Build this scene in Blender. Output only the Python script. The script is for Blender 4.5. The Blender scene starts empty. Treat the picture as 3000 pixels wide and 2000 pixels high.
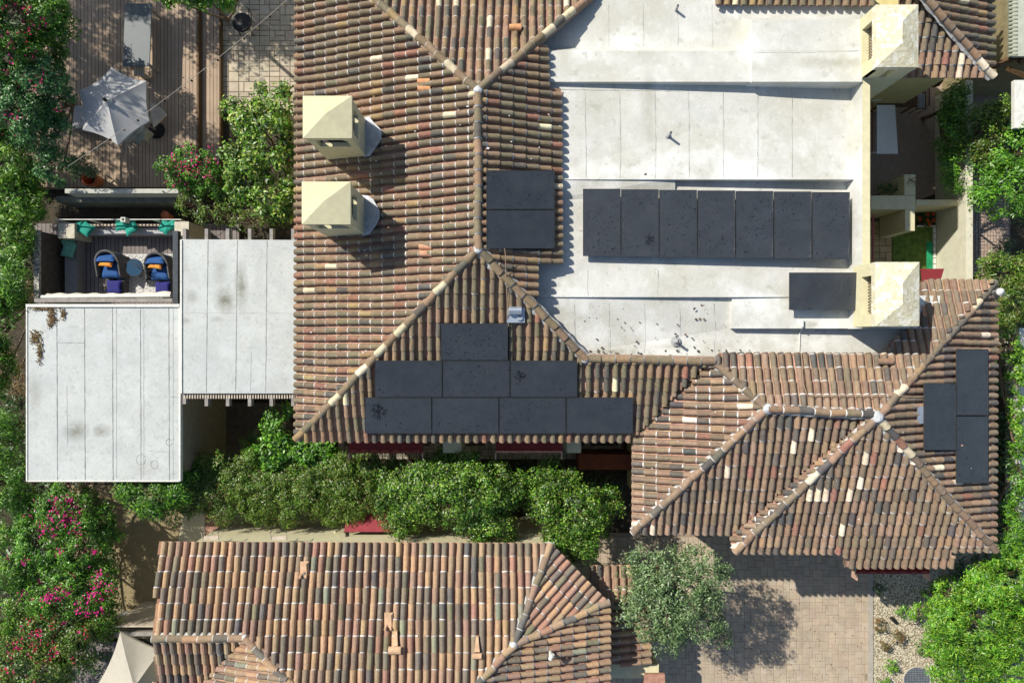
import bpy, math, random
import numpy as np
from mathutils import Vector, Matrix
random.seed(7); RNG = np.random.default_rng(7)
PI = math.pi
scene = bpy.context.scene
COL = scene.collection

# ------------------------------------------------------------------ camera, light
H = 22.0; F = 2000.0                       # camera height above the paving; focal length in pixels of a 3000 px wide photo
cam_d = bpy.data.cameras.new('camera'); cam = bpy.data.objects.new('camera', cam_d); COL.objects.link(cam)
cam.location = (0, 0, H); cam.rotation_euler = (0, 0, 0)
cam_d.sensor_width = 36; cam_d.lens = 36 * F / 3000; cam_d.clip_end = 2000
scene.camera = cam
world = bpy.data.worlds.new("World"); scene.world = world; world.use_nodes = True
nt = world.node_tree; bg = nt.nodes['Background']
sky = nt.nodes.new('ShaderNodeTexSky'); sky.sky_type = 'NISHITA'; sky.sun_disc = False
ray = Vector((0.853, -0.646, -1.0)).normalized()
sky.sun_elevation = math.asin(-ray.z); sky.sun_rotation = math.atan2(-ray.x, -ray.y) % (2 * PI)
nt.links.new(sky.outputs[0], bg.inputs[0]); bg.inputs[1].default_value = 0.105
sun_d = bpy.data.lights.new('sun', 'SUN'); sun_d.energy = 5.0; sun_d.angle = math.radians(0.55); sun_d.color = (1.0, 0.94, 0.84)
sun = bpy.data.objects.new('sun', sun_d); COL.objects.link(sun)
sun.rotation_euler = ray.to_track_quat('-Z', 'Y').to_euler(); sun.location = (-10, 10, 40)
scene.view_settings.view_transform = 'Standard'; scene.view_settings.look = 'None'
scene.view_settings.exposure = 0.26; scene.view_settings.gamma = 1.0

# ------------------------------------------------------------------ helpers
def W(px, py, z):
    return Vector(((px - 1500) / F * (H - z), -(py - 1000) / F * (H - z), z))
def tag(o, label=None, cat=None, group=None, kind=None):
    if label: o['label'] = label
    if cat: o['category'] = cat
    if group: o['group'] = group
    if kind: o['kind'] = kind
    return o
def thing(name, label, cat, loc=(0, 0, 0), group=None):
    o = bpy.data.objects.new(name, None); COL.objects.link(o); o.location = loc; o.empty_display_size = .2
    return tag(o, label, cat, group)

class MB:
    def __init__(s): s.v = []; s.f = []; s.c = []; s.m = []
    def face(s, pts, c=(1, 1, 1), m=0):
        i = len(s.v); s.v.extend([tuple(p) for p in pts]); s.f.append(tuple(range(i, i + len(pts)))); s.c.append(c); s.m.append(m)
    def grid(s, rows, c=(1, 1, 1), m=0, closed=False):
        i = len(s.v); n = len(rows[0])
        for r in rows: s.v.extend([tuple(p) for p in r])
        for a in range(len(rows) - 1):
            for b in range(n if closed else n - 1):
                b2 = (b + 1) % n
                s.f.append((i + a * n + b, i + a * n + b2, i + (a + 1) * n + b2, i + (a + 1) * n + b)); s.c.append(c); s.m.append(m)
    def box(s, a, b, c=(1, 1, 1), m=0, rz=0, M=None):
        x0, y0, z0 = a; x1, y1, z1 = b
        P = [Vector(p) for p in ((x0, y0, z0), (x1, y0, z0), (x1, y1, z0), (x0, y1, z0), (x0, y0, z1), (x1, y0, z1), (x1, y1, z1), (x0, y1, z1))]
        if rz:
            cx, cy = (x0 + x1) / 2, (y0 + y1) / 2; R = Matrix.Rotation(rz, 3, 'Z')
            P = [R @ (p - Vector((cx, cy, 0))) + Vector((cx, cy, 0)) for p in P]
        if M: P = [M @ p for p in P]
        i = len(s.v); s.v.extend([tuple(p) for p in P])
        for q in ((3, 2, 1, 0), (4, 5, 6, 7), (0, 1, 5, 4), (1, 2, 6, 5), (2, 3, 7, 6), (3, 0, 4, 7)):
            s.f.append(tuple(i + k for k in q)); s.c.append(c); s.m.append(m)
    def prism(s, top, bot, c=(1, 1, 1), m=0, bottom=True):   # two loops of equal length, counter-clockwise from above
        n = len(top); i = len(s.v); s.v.extend([tuple(p) for p in top]); s.v.extend([tuple(p) for p in bot])
        s.f.append(tuple(range(i, i + n))); s.c.append(c); s.m.append(m)
        for k in range(n):
            k2 = (k + 1) % n
            s.f.append((i + n + k, i + n + k2, i + k2, i + k)); s.c.append(c); s.m.append(m)
        if bottom: s.f.append(tuple(reversed(range(i + n, i + 2 * n)))); s.c.append(c); s.m.append(m)
    def tube(s, pts, r, c=(1, 1, 1), m=0, n=8, caps=True, closed=False):
        pts = [Vector(p) for p in pts]; rs = r if isinstance(r, (list, tuple)) else [r] * len(pts)
        rings = []; ref = None
        for k, p in enumerate(pts):
            a = pts[max(k - 1, 0)]; b = pts[min(k + 1, len(pts) - 1)]
            if closed: a = pts[k - 1]; b = pts[(k + 1) % len(pts)]
            d = (b - a).normalized()
            if ref is None or abs(ref.dot(d)) > .98: ref = Vector((0, 0, 1)) if abs(d.z) < .9 else Vector((1, 0, 0))
            x = d.cross(ref).normalized(); y = d.cross(x).normalized()
            rings.append([p + (x * math.cos(t) + y * math.sin(t)) * rs[k] for t in [2 * PI * j / n for j in range(n)]])
        if closed: rings.append(rings[0])
        s.grid(rings, c, m, closed=True)
        if caps and not closed: s.face(rings[0], c, m); s.face(list(reversed(rings[-1])), c, m)
    def lathe(s, prof, cx, cy, c=(1, 1, 1), m=0, n=20):      # prof: (r, z)
        rows = [[(cx + r * math.cos(2 * PI * j / n), cy + r * math.sin(2 * PI * j / n), z) for j in range(n)] for r, z in prof]
        s.grid(rows, c, m, closed=True)
    def build(s, name, mats, parent=None, smooth=False):
        me = bpy.data.meshes.new(name); me.from_pydata(s.v, [], s.f)
        if not isinstance(mats, (list, tuple)): mats = [mats]
        for q in mats: me.materials.append(q)
        me.polygons.foreach_set('material_index', s.m)
        lt = np.array([len(f) for f in s.f]); c = np.ones((len(s.f), 4), 'f'); c[:, :3] = np.array(s.c, 'f')
        at = me.color_attributes.new('Col', 'FLOAT_COLOR', 'CORNER'); at.data.foreach_set('color', np.repeat(c, lt, axis=0).ravel())
        if smooth: me.polygons.foreach_set('use_smooth', [True] * len(s.f))
        me.update()
        o = bpy.data.objects.new(name, me); COL.objects.link(o)
        if parent:
            o.parent = parent; o.matrix_parent_inverse = Matrix.Translation(parent.location).inverted() if parent.type == 'EMPTY' else Matrix.Identity(4)
        return o

def M(name, col=(.5, .5, .5), rough=.8, attr=False, var=.15, scale=6, fine=60, bump=.2, bscale=80, metal=0, spec=.3, trans=0, blots=None, stain=None, coat=0, extra=None):
    m = bpy.data.materials.new(name); m.use_nodes = True; t = m.node_tree; N = t.nodes; L = t.links
    b = N['Principled BSDF']; b.inputs['Roughness'].default_value = rough; b.inputs['Metallic'].default_value = metal
    b.inputs['Specular IOR Level'].default_value = spec
    if coat: b.inputs['Coat Weight'].default_value = coat
    geo = N.new('ShaderNodeNewGeometry'); pos = geo.outputs['Position']
    def noise(sc, det=3, w=None, rgh=.6):
        n = N.new('ShaderNodeTexNoise'); n.inputs['Scale'].default_value = sc; n.inputs['Detail'].default_value = det; n.inputs['Roughness'].default_value = rgh
        if w is None: L.new(pos, n.inputs['Vector'])
        else:
            mp = N.new('ShaderNodeMapping'); mp.inputs['Scale'].default_value = w; L.new(pos, mp.inputs['Vector']); L.new(mp.outputs[0], n.inputs['Vector'])
        return n.outputs[0]
    def rng(s, a, b_, c, d):
        r = N.new('ShaderNodeMapRange'); r.inputs[1].default_value = a; r.inputs[2].default_value = b_; r.inputs[3].default_value = c; r.inputs[4].default_value = d
        L.new(s, r.inputs[0]); return r.outputs[0]
    def math_(op, a, c):
        q = N.new('ShaderNodeMath'); q.operation = op
        for k, v in enumerate((a, c)):
            if isinstance(v, (int, float)): q.inputs[k].default_value = v
            else: L.new(v, q.inputs[k])
        return q.outputs[0]
    def mix(f, a, c, mode='MIX'):
        q = N.new('ShaderNodeMix'); q.data_type = 'RGBA'; q.blend_type = mode
        for idx, v in ((0, f), (6, a), (7, c)):
            if isinstance(v, (int, float)): q.inputs[idx].default_value = v
            elif isinstance(v, tuple): q.inputs[idx].default_value = (*v[:3], 1)
            else: L.new(v, q.inputs[idx])
        return q.outputs[2]
    if attr:
        a = N.new('ShaderNodeAttribute'); a.attribute_name = 'Col'; base = a.outputs[0]
        if col != (.5, .5, .5):
            vm_ = N.new('ShaderNodeVectorMath'); vm_.operation = 'MULTIPLY'; L.new(base, vm_.inputs[0]); vm_.inputs[1].default_value = col; base = vm_.outputs[0]
    else:
        rgb = N.new('ShaderNodeRGB'); rgb.outputs[0].default_value = (*col, 1); base = rgb.outputs[0]
    v = math_('MULTIPLY', rng(noise(scale), .3, .7, 1 - var, 1 + var), rng(noise(fine), .3, .7, 1 - var * .7, 1 + var * .7))
    vm = N.new('ShaderNodeVectorMath'); vm.operation = 'SCALE'; L.new(base, vm.inputs[0]); L.new(v, vm.inputs['Scale']); base = vm.outputs[0]
    if stain:
        for (sc, lo, hi, amt, colr) in stain:
            base = mix(rng(noise(sc, 5), lo, hi, 0, amt), base, colr)
    if blots:
        nz = rng(noise(5, 4), .25, .75, .35, 1.3)
        for (x, y, rx, ry, amt, colr) in blots:
            sp = N.new('ShaderNodeVectorMath'); sp.operation = 'SUBTRACT'; L.new(pos, sp.inputs[0]); sp.inputs[1].default_value = (x, y, 0)
            sm = N.new('ShaderNodeVectorMath'); sm.operation = 'MULTIPLY'; L.new(sp.outputs[0], sm.inputs[0]); sm.inputs[1].default_value = (1 / rx, 1 / ry, 0)
            ln = N.new('ShaderNodeVectorMath'); ln.operation = 'LENGTH'; L.new(sm.outputs[0], ln.inputs[0])
            base = mix(math_('MULTIPLY', rng(ln.outputs['Value'], .2, 1, amt, 0), nz), base, colr)
    if extra: base = extra(N, L, pos, base, noise, rng, math_, mix)
    L.new(base, b.inputs['Base Color'])
    if bump:
        bp = N.new('ShaderNodeBump'); bp.inputs['Strength'].default_value = bump; bp.inputs['Distance'].default_value = .02
        L.new(noise(bscale, 4), bp.inputs['Height']); L.new(bp.outputs[0], b.inputs['Normal'])
    if trans:
        tr = N.new('ShaderNodeBsdfTranslucent'); L.new(base, tr.inputs[0]); ms = N.new('ShaderNodeMixShader'); ms.inputs[0].default_value = trans
        L.new(b.outputs[0], ms.inputs[1]); L.new(tr.outputs[0], ms.inputs[2]); L.new(ms.outputs[0], N['Material Output'].inputs[0])
    return m

def jit(c, a=.1):
    k = 1 + random.uniform(-a, a); return tuple(max(0, min(1, q * k * (1 + random.uniform(-a, a) * .35))) for q in c)

m_tile = M('tile', (1.12, 1.1, 1.1), attr=True, rough=.85, var=.2, scale=9, fine=70, bump=.35, bscale=60, stain=[(.7, .5, .7, .3, (.15, .13, .095)), (1.6, .55, .7, .25, (.33, .25, .18)), (26, .62, .68, .5, (.10, .09, .07)), (33, .66, .7, .5, (.42, .40, .33))])
m_tileN = M('tile_neighbour', attr=True, rough=.85, var=.17, scale=14, fine=70, bump=.35, bscale=60, stain=[(.8, .45, .7, .35, (.34, .24, .165)), (28, .62, .68, .45, (.13, .11, .08))])
m_mortar = M('mortar', (.47, .49, .50), var=.2, bump=.6, bscale=50)
m_stucco = M('stucco', (.60, .56, .36), var=.07, bump=.3, bscale=50, rough=.95, stain=[(4, .55, .75, .3, (.50, .44, .26)), (22, .66, .72, .5, (.30, .26, .17))])
m_stucco2 = M('stucco_weathered', (.60, .56, .40), var=.08, bump=.9, bscale=14, rough=.95,
              stain=[(5, .52, .56, .6, (.80, .79, .70)), (11, .56, .62, .5, (.40, .36, .20))])
m_cream = M('stucco_yellow', (.62, .53, .24), var=.08, bump=.3, bscale=50, rough=.95)
white_bl = []
def wb(px, py, rx, ry, amt, c=(.30, .29, .22), z=4.7):
    p = W(px, py, z); white_bl.append((p.x, p.y, rx / 115, ry / 115, amt, c))
for a in ((1895, 300, 30, 90, .45), (1900, 420, 18, 60, .3), (2400, 205, 130, 22, .5), (2230, 350, 160, 90, .18), (1700, 330, 60, 40, .2), (2420, 330, 60, 80, .2), (1880, 30, 160, 60, .14),
          (1960, 60, 30, 60, .2), (2380, 950, 40, 16, .5), (1780, 1030, 90, 9, .8), (1980, 1015, 80, 12, .4), (2150, 1010, 50, 20, .35), (2560, 640, 20, 60, .3), (2480, 640, 25, 60, .3), (2050, 940, 180, 50, .16), (1750, 930, 160, 60, .14)):
    wb(*a)
m_white = M('white_roof_coating', (.57, .57, .53), var=.08, scale=1.6, fine=30, bump=.35, bscale=22, rough=.7,
            stain=[(.9, .42, .62, .7, (.47, .465, .39)), (7, .54, .68, .3, (.70, .70, .66)), (2.6, .54, .70, .35, (.42, .42, .34)), (34, .64, .70, .4, (.36, .36, .31)), (.6, .54, .64, .7, (.72, .73, .70)), (4, .60, .68, .45, (.33, .33, .26))], blots=white_bl)
white_bl = []
for a in ((665, 880, 42, 50, .9), (712, 840, 26, 90, .8), (650, 790, 30, 60, .3), (565, 870, 30, 30, .5), (222, 1262, 50, 40, .8), (300, 1262, 38, 26, .75), (550, 940, 20, 14, .5), (640, 935, 30, 14, .4),
          (100, 1150, 30, 80, .35, (.40, .42, .45)), (430, 1370, 60, 30, .25), (540, 760, 22, 60, .2), (760, 800, 16, 60, .15)):
    wb(*(a[:5]), z=3.3, c=(.16, .16, .12))
m_grey_roof = M('grey_membrane', (.46, .48, .455), var=.10, scale=1.4, fine=25, bump=.3, bscale=14, rough=.6,
                stain=[(1.0, .45, .7, .5, (.40, .43, .43)), (3.0, .55, .7, .35, (.56, .59, .57)), (9, .55, .66, .4, (.30, .32, .30)), (2.2, .52, .7, .4, (.52, .56, .57))], blots=white_bl)
m_seam = M('seam', (.24, .24, .22), var=.3, bump=.2)
m_seam_l = M('seam_light', (.42, .42, .38), var=.25, bump=.2)
m_wood = M('grey_wood', (.27, .25, .23), var=.2, bump=.4, bscale=40)
m_dwood = M('dark_beam', (.06, .07, .08), var=.2, bump=.3)
m_pwood = M('pale_wood', (.50, .43, .34), var=.15, bump=.3)
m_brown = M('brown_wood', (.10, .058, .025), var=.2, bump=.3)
m_metal = M('galvanised', (.50, .56, .62), rough=.35, metal=.7, var=.15, bump=.1)
m_black = M('black_iron', (.015, .015, .016), rough=.5, var=.1, bump=.1)
m_panel_frame = M('panel_frame', (.05, .055, .06), rough=.45, metal=.3, var=.1, bump=0)
m_red = M('red_awning', (.20, .022, .028), var=.12, bump=.2, rough=.8)
m_terra = M('terracotta', (.50, .16, .07), var=.15, bump=.3)
m_soil = M('soil', (.048, .038, .022), var=.35, scale=3, fine=40, bump=1.2, bscale=30, stain=[(14, .55, .7, .5, (.12, .09, .06))])
m_concrete = M('concrete', (.36, .33, .28), var=.12, bump=.3)
m_plaster = M('white_plaster', (.66, .66, .60), var=.1, bump=.4, stain=[(9, .5, .65, .4, (.44, .43, .38))])
m_bark = M('bark', (.14, .10, .065), var=.3, bump=.6)
m_leaf = M('leaves', attr=True, rough=.42, var=.12, scale=3, fine=20, bump=0, spec=.5, trans=.16)
m_flower = M('petals', attr=True, rough=.7, var=.1, bump=0, trans=.3)
m_fabric = M('grey_canvas', (.47, .47, .46), var=.05, bump=.15, bscale=200, trans=.12)
m_attr = M('painted', attr=True, rough=.75, var=.1, bump=.25, bscale=60)
m_glass = M('tinted_glass', (.02, .06, .11), rough=.08, var=.05, bump=0, spec=.6)
def glassy(N, L, pos, base, noise, rng, math_, mix):
    b = mix(rng(noise(2.0, 4), .52, .75, 0, .5), base, (.056, .060, .064))
    sp = rng(noise(15, 4, rgh=.65), .60, .625, 0, .8)
    sp = math_('MULTIPLY', sp, rng(noise(.9, 2), .42, .55, .2, 1))
    b = mix(sp, b, (.004, .005, .008))
    return mix(rng(noise(40, 2), .755, .775, 0, .8), b, (.3, .3, .3))
m_pv = M('photovoltaic_glass', (.038, .044, .052), rough=.33, var=.12, scale=1.2, fine=3, bump=0, spec=.5, extra=glassy)
def planks(w, axis, dark, tone):
    def f(N, L, pos, base, noise, rng, math_, mix):
        s = N.new('ShaderNodeSeparateXYZ'); L.new(pos, s.inputs[0])
        a = math_('DIVIDE', s.outputs[axis], w); fr = math_('FRACT', a, 0); fl = math_('FLOOR', a, 0)
        wn = N.new('ShaderNodeTexWhiteNoise'); wn.noise_dimensions = '1D'; L.new(fl, wn.inputs['W'])
        vm = N.new('ShaderNodeVectorMath'); vm.operation = 'SCALE'; L.new(base, vm.inputs[0]); L.new(rng(wn.outputs[0], 0, 1, 1 - tone, 1 + tone), vm.inputs['Scale'])
        return mix(math_('LESS_THAN', fr, .13), vm.outputs[0], dark)
    return f
m_deck = M('deck_boards', (.38, .285, .20), var=.12, scale=2, fine=40, bump=.3, extra=planks(.115, 0, (.06, .04, .03), .12))
m_deck2 = M('grey_boards', (.20, .175, .165), var=.12, scale=2, fine=40, bump=.3, extra=planks(.13, 0, (.02, .018, .016), .12))
def speck(c1, c2, sc):
    def f(N, L, pos, base, noise, rng, math_, mix):
        v = N.new('ShaderNodeTexVoronoi'); v.inputs['Scale'].default_value = sc; L.new(pos, v.inputs['Vector'])
        s = N.new('ShaderNodeSeparateColor'); L.new(v.outputs['Color'], s.inputs[0])
        b = mix(s.outputs[0], c1, c2)
        return mix(rng(v.outputs['Distance'], .35, .7, 0, .8), b, (.10, .08, .05))
    return f
m_gravel = M('gravel', (.6, .55, .42), bump=1, bscale=40, extra=speck((.75, .69, .52), (.45, .38, .25), 22))
m_rock = M('red_gravel', (.3, .2, .15), bump=1, bscale=40, extra=speck((.34, .15, .11), (.50, .30, .22), 20))
m_grass = M('lawn', (.09, .15, .025), var=.4, fine=60, bump=1, bscale=60)

# ------------------------------------------------------------------ tiled roof faces
def plane(axis, sgn, c0, z0, s):      # z = z0 + s*sgn*(coord - c0)
    return (axis, sgn * s, c0, z0)
def hit(px, py, pl):
    a = (px - 1500) / F, -(py - 1000) / F
    ax, s, c0, z0 = pl; q = s * a[ax]
    z = (z0 - s * c0 + q * H) / (1 + q)
    return Vector((a[0] * (H - z), a[1] * (H - z), z))
PAL = [((.195, .148, .092), 30), ((.158, .134, .086), 26), ((.225, .152, .095), 16), ((.105, .098, .080), 8), ((.23, .12, .08), 3), ((.28, .20, .10), 6), ((.58, .53, .35), 1.2)]
PALR = [((.225, .158, .106), 30), ((.182, .142, .098), 26), ((.265, .188, .125), 14), ((.12, .105, .088), 10), ((.25, .125, .092), 3), ((.29, .20, .12), 4), ((.66, .57, .43), 2.6), ((.085, .083, .08), 4)]
PALN = [((.33, .235, .145), 26), ((.41, .27, .155), 22), ((.16, .14, .11), 16), ((.31, .195, .14), 14), ((.235, .175, .125), 14), ((.23, .24, .17), 3), ((.12, .115, .105), 4), ((.34, .19, .135), 4), ((.19, .17, .11), 6)]
PANC = [(.33, .195, .135), (.38, .235, .165), (.30, .18, .13), (.35, .24, .16)]
def pick(pal): return random.choices([p[0] for p in pal], [p[1] for p in pal])[0]

def tile_face(name, poly, pl, parent, pal=PAL, sp=.206, ex=.335, r=.076, mort=.75, mat=None, cluster=True, wav=.018, panc=PANC, up_over=0, special=None):
    P = [hit(x, y, pl) for x, y in poly]
    ax, s, c0, z0 = pl
    n = Vector((-s if ax == 0 else 0, -s if ax == 1 else 0, 1)).normalized()
    down = Vector((0, 0, 0)); down[ax] = -math.copysign(1, s); down.z = -abs(s); down.normalize()
    vax = n.cross(down).normalized()
    O = P[0]; UV = [((p - O).dot(down), (p - O).dot(vax)) for p in P]
    umax = max(u for u, v in UV); vmin = min(v for u, v in UV); vmax = max(v for u, v in UV)
    mb = MB()
    mb.face([p - n * .06 for p in P], (.12, .075, .05), 0)
    mb.prism([p - n * .065 for p in P] if (P[1] - P[0]).cross(P[2] - P[1]).z > 0 else [p - n * .065 for p in reversed(P)],
             [p - n * .13 for p in P] if (P[1] - P[0]).cross(P[2] - P[1]).z > 0 else [p - n * .13 for p in reversed(P)], (.16, .11, .08), 0)
    ncol = int((vmax - vmin) / sp) + 1
    A = 7; angs = [PI * (k / (A - 1)) for k in range(A)]
    def pt(u, v, h): return O + down * u + vax * v + n * h
    def inter(v):
        xs = []
        for k in range(len(UV)):
            (u1, v1), (u2, v2) = UV[k], UV[(k + 1) % len(UV)]
            if (v1 - v) * (v2 - v) < 0: xs.append(u1 + (u2 - u1) * (v - v1) / (v2 - v1))
        xs.sort(); return [(xs[k], xs[k + 1]) for k in range(0, len(xs) - 1, 2)]
    ph = random.uniform(0, 6)
    last = {}
    for i in range(ncol + 1):
        vc = vmin + (i + .5) * sp
        for kind in (0, 1):
            vv = vc + (sp / 2 if kind else 0)
            for (ua, ub) in inter(vv):
                j = random.uniform(-.006, .006)
                k0 = int(math.floor((umax - ub) / ex)); k = k0; prev = None
                while umax - k * ex > ua + .03:
                    u1 = min(umax - k * ex, ub); u0 = max(umax - (k + 1) * ex, ua)
                    if u1 - u0 < .04: k += 1; continue
                    wv = lambda u: vv + wav * math.sin(u * .8 + ph + i * .02) + wav * .6 * math.sin(u * 2.1 + i * .35)
                    if kind == 1:
                        c = jit(random.choice(panc), .14); w = sp * .34
                        q0, q1 = wv(u0), wv(u1)
                        h0, h1 = -.045, -.02
                        mb.grid([[pt(u0, q0 + d * w, h0 + abs(d) * .02) for d in (-1, 0, 1)], [pt(u1 + .01, q1 + d * w, h1 + abs(d) * .02) for d in (-1, 0, 1)]], c)
                        mb.grid([[pt(u1 + .01, q1 + d * w, h1 + abs(d) * .02) for d in (-1, 0, 1)], [pt(u1 + .01, q1 + d * w, -.025) for d in (-1, 0, 1)]], c)
                    else:
                        if special and (i, k) in special: c = jit(special[(i, k)], .05)
                        else:
                            c = pick(pal)
                            nb = last.get((i - 1, k))
                            if cluster and nb and nb[0] < .5 and random.random() < .2: c = nb
                            last[(i, k)] = c; c = jit(c, .13)
                        q0, q1 = wv(u0) + j + random.uniform(-.004, .004), wv(u1) + j + random.uniform(-.006, .006)
                        r0, r1 = r * .86, r * random.uniform(.98, 1.04); l0, l1 = -.004, .022
                        e = u1 + (.012 if u1 < ub - .01 else 0)
                        rows = []
                        for (u, q, rr, l) in ((u0, q0, r0, l0), ((u0 + u1) / 2, (q0 + q1) / 2, (r0 + r1) / 2, (l0 + l1) / 2 + .002), (e, q1, r1, l1)):
                            rows.append([pt(u, q + rr * math.cos(t), l + rr * 1.08 * math.sin(t)) for t in angs])
                        mb.grid(rows, c)
                        mb.face(list(reversed(rows[-1])), tuple(q * .9 for q in c))      # closed lower end
                        if k == k0: pass
                        elif prev is not None and random.random() < mort:
                            pu, pq = prev; wd = random.uniform(.02, .034); rr = r * .97; sk = random.uniform(-.01, .01)
                            g = random.uniform(.42, .66)
                            a0, a1 = (0, A) if random.random() < .8 else random.choice([(0, 4), (2, 6), (3, 7)])
                            mrow = [[pt(u1 + .014 + d * wd, q1 + rr * math.cos(t) * 1.02, .002 + (rr + .012 * (1 - d)) * 1.08 * math.sin(t) + .004) + down * sk * math.cos(t) for t in angs[a0:a1]] for d in (0, 1)]
                            mb.grid(mrow, (g, g, g * .98), 1)
                        prev = (u1, q1)
                    k += 1
    return mb.build(name, [mat or m_tile, m_mort_a], parent, smooth=False)
m_mort_a = M('mortar_lines', attr=True, rough=.9, var=.15, bump=.3)

def ridge(pts, parent, pal=PAL, r=.098, ex=.37, lift=.05, mort=.9, blob=0, name='ridge_tiles', creamy=.12, mat=None):
    mb = MB(); tot = 0
    pts = [Vector(p) for p in pts]
    for a, b in zip(pts[:-1], pts[1:]):
        d = (b - a); Ln = d.length; d.normalize(); side = d.cross(Vector((0, 0, 1))).normalized(); up = side.cross(d).normalized()
        nT = max(1, round(Ln / ex)); e = Ln / nT; sw = 0; low = a.z >= b.z
        for k in range(nT):
            t0, t1 = (k * e, (k + 1) * e) if low else (Ln - k * e, Ln - (k + 1) * e)
            c = jit(pick(pal), .14) if random.random() > creamy else jit((.50, .44, .30), .1)
            sgn = 1 if low else -1
            rows = []; sw2 = random.uniform(-.02, .02)
            for (t, rr, l, q) in ((t0, r * .88, 0, sw), ((t0 + t1) / 2, r * .95, .012, (sw + sw2) / 2), (t1 + sgn * .012, r * 1.03, .026, sw2)):
                rows.append([a + d * t + side * (q + rr * math.cos(g)) + up * (lift + l + rr * math.sin(g) - .03) for g in [PI * j / 8 for j in range(9)]])
            mb.grid(rows, c); mb.face(rows[-1], c)
            if random.random() < mort:
                g_ = random.uniform(.42, .62); rr = r * .95
                mb.grid([[a + d * (t1 + sgn * (.014 + w * .022)) + side * (sw2 + rr * math.cos(g)) + up * (lift + .002 + (rr + .02 * (1 - w)) * math.sin(g) - .02) for g in [PI * j / 8 for j in range(9)]] for w in (0, 1)], (g_, g_, g_), 1)
            sw = sw2
        # bedding mortar along both sides, ragged
        for sd in (-1, 1):
            nn = int(Ln / .07); inn = []; out = []
            for k in range(nn + 1):
                t = Ln * k / nn; w = .125 + blob * .5 * (.5 + .5 * math.sin(k * .9 + sd)) * random.uniform(.6, 1)
                inn.append(a + d * t + side * sd * .06 + up * .045); out.append(a + d * t + side * sd * w - up * .02 + Vector((0, 0, random.uniform(-.01, .012))))
            mb.grid([inn, out], (.42, .41, .39) if blob else (.28, .20, .15), 1)
    return mb.build(name, [mat or m_tile, m_mort_a], parent, smooth=False)

def lump(p, r, parent, name='mortar_cap'):
    mb = MB(); rows = []
    for a in range(7):
        th = PI * .55 * a / 6; rows.append([(p.x + r * math.sin(th) * math.cos(f) * random.uniform(.78, 1.2), p.y + r * math.sin(th) * math.sin(f) * random.uniform(.78, 1.2), p.z + r * .75 * math.cos(th) + (random.uniform(-.01, .01) if a else 0)) for f in [2 * PI * j / 12 for j in range(12)]])
    mb.grid(rows, closed=True); return mb.build(name, m_mortar, parent, smooth=True)

# ------------------------------------------------------------------ ground, paving
def sheet(name, poly, z, mat, kind='structure', thick=0, seg=None):
    mb = MB(); P = [W(x, y, z) for x, y in poly]
    if (P[1] - P[0]).cross(P[2] - P[1]).z < 0: P.reverse()
    if thick: mb.prism(P, [p - Vector((0, 0, thick)) for p in P])
    else: mb.face(P)
    o = mb.build(name, mat); tag(o, kind=kind); return o
g = MB(); g.face([(-300, -300, -.03), (300, -300, -.03), (300, 300, -.03), (-300, 300, -.03)]); tag(g.build('ground', m_soil), kind='structure')

def pavers(name, poly, z, cell, cols, mat, gap=.008, base=(.14, .11, .08), kind='structure', sizes=((2, 2), (3, 2), (2, 3), (3, 3), (2, 2))):
    P = [W(x, y, z) for x, y in poly]
    if (P[1] - P[0]).cross(P[2] - P[1]).z < 0: P.reverse()
    mb = MB(); mb.prism([p + Vector((0, 0, -.008)) for p in P], [p - Vector((0, 0, .1)) for p in P], base)
    x0, x1 = min(p.x for p in P), max(p.x for p in P); y0, y1 = min(p.y for p in P), max(p.y for p in P)
    nx, ny = int((x1 - x0) / cell), int((y1 - y0) / cell); occ = np.zeros((nx + 4, ny + 4), bool)
    def inside(x, y):
        c = False
        for k in range(len(P)):
            a, b = P[k], P[k - 1]
            if (a.y > y) != (b.y > y) and x < (b.x - a.x) * (y - a.y) / (b.y - a.y) + a.x: c = not c
        return c
    for j in range(ny):
        for i in range(nx):
            if occ[i, j]: continue
            opts = [s for s in sizes if not occ[i:i + s[0], j:j + s[1]].any()] or [(1, 1)]
            sx, sy = random.choice(opts); 
            if (sx, sy) == (1, 1):
                sx = 2 if not occ[i + 1, j] else 1
            occ[i:i + sx, j:j + sy] = True
            ax, ay, bx, by = x0 + i * cell + gap, y0 + j * cell + gap, x0 + (i + sx) * cell - gap, y0 + (j + sy) * cell - gap
            if not all(inside(u, v) for u in (ax, bx) for v in (ay, by)): continue
            q = .022; h = z + random.uniform(-.002, .003)
            A = [(ax, ay), (bx, ay), (bx, by), (ax, by)]
            o1 = [(x, y, z - .006) for x, y in A]; cx, cy = (ax + bx) / 2, (ay + by) / 2
            i1 = [(x + (q if x < cx else -q) * .5, y + (q if y < cy else -q) * .5, h + .004) for x, y in A]
            c = jit(random.choice(cols), .06)
            mb.grid([o1, i1], c, closed=True); mb.face(i1, c)
    o = mb.build(name, mat); tag(o, kind=kind); return o
m_paver = M('pavers', attr=True, rough=.85, var=.13, scale=4, fine=50, bump=.5, bscale=35)
m_pdrive = M('drive_pavers', attr=True, rough=.85, var=.12, scale=2.5, fine=40, bump=.4, bscale=35, stain=[(.8, .45, .7, .35, (.30, .24, .17)), (3.5, .6, .75, .4, (.22, .17, .12)), (16, .64, .7, .5, (.12, .09, .06))])
DC = [(.41, .335, .25), (.425, .345, .25), (.40, .33, .245), (.41, .34, .26)]
pavers('driveway', [(1560, 1560), (2557, 1560), (2557, 2060), (1560, 2060)], .02, .105, DC, m_pdrive, gap=.004, base=(.28, .22, .155))
sheet('kerb', [(2544, 1560), (2558, 1560), (2558, 2060), (2544, 2060)], .06, m_concrete, thick=.1)
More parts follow.
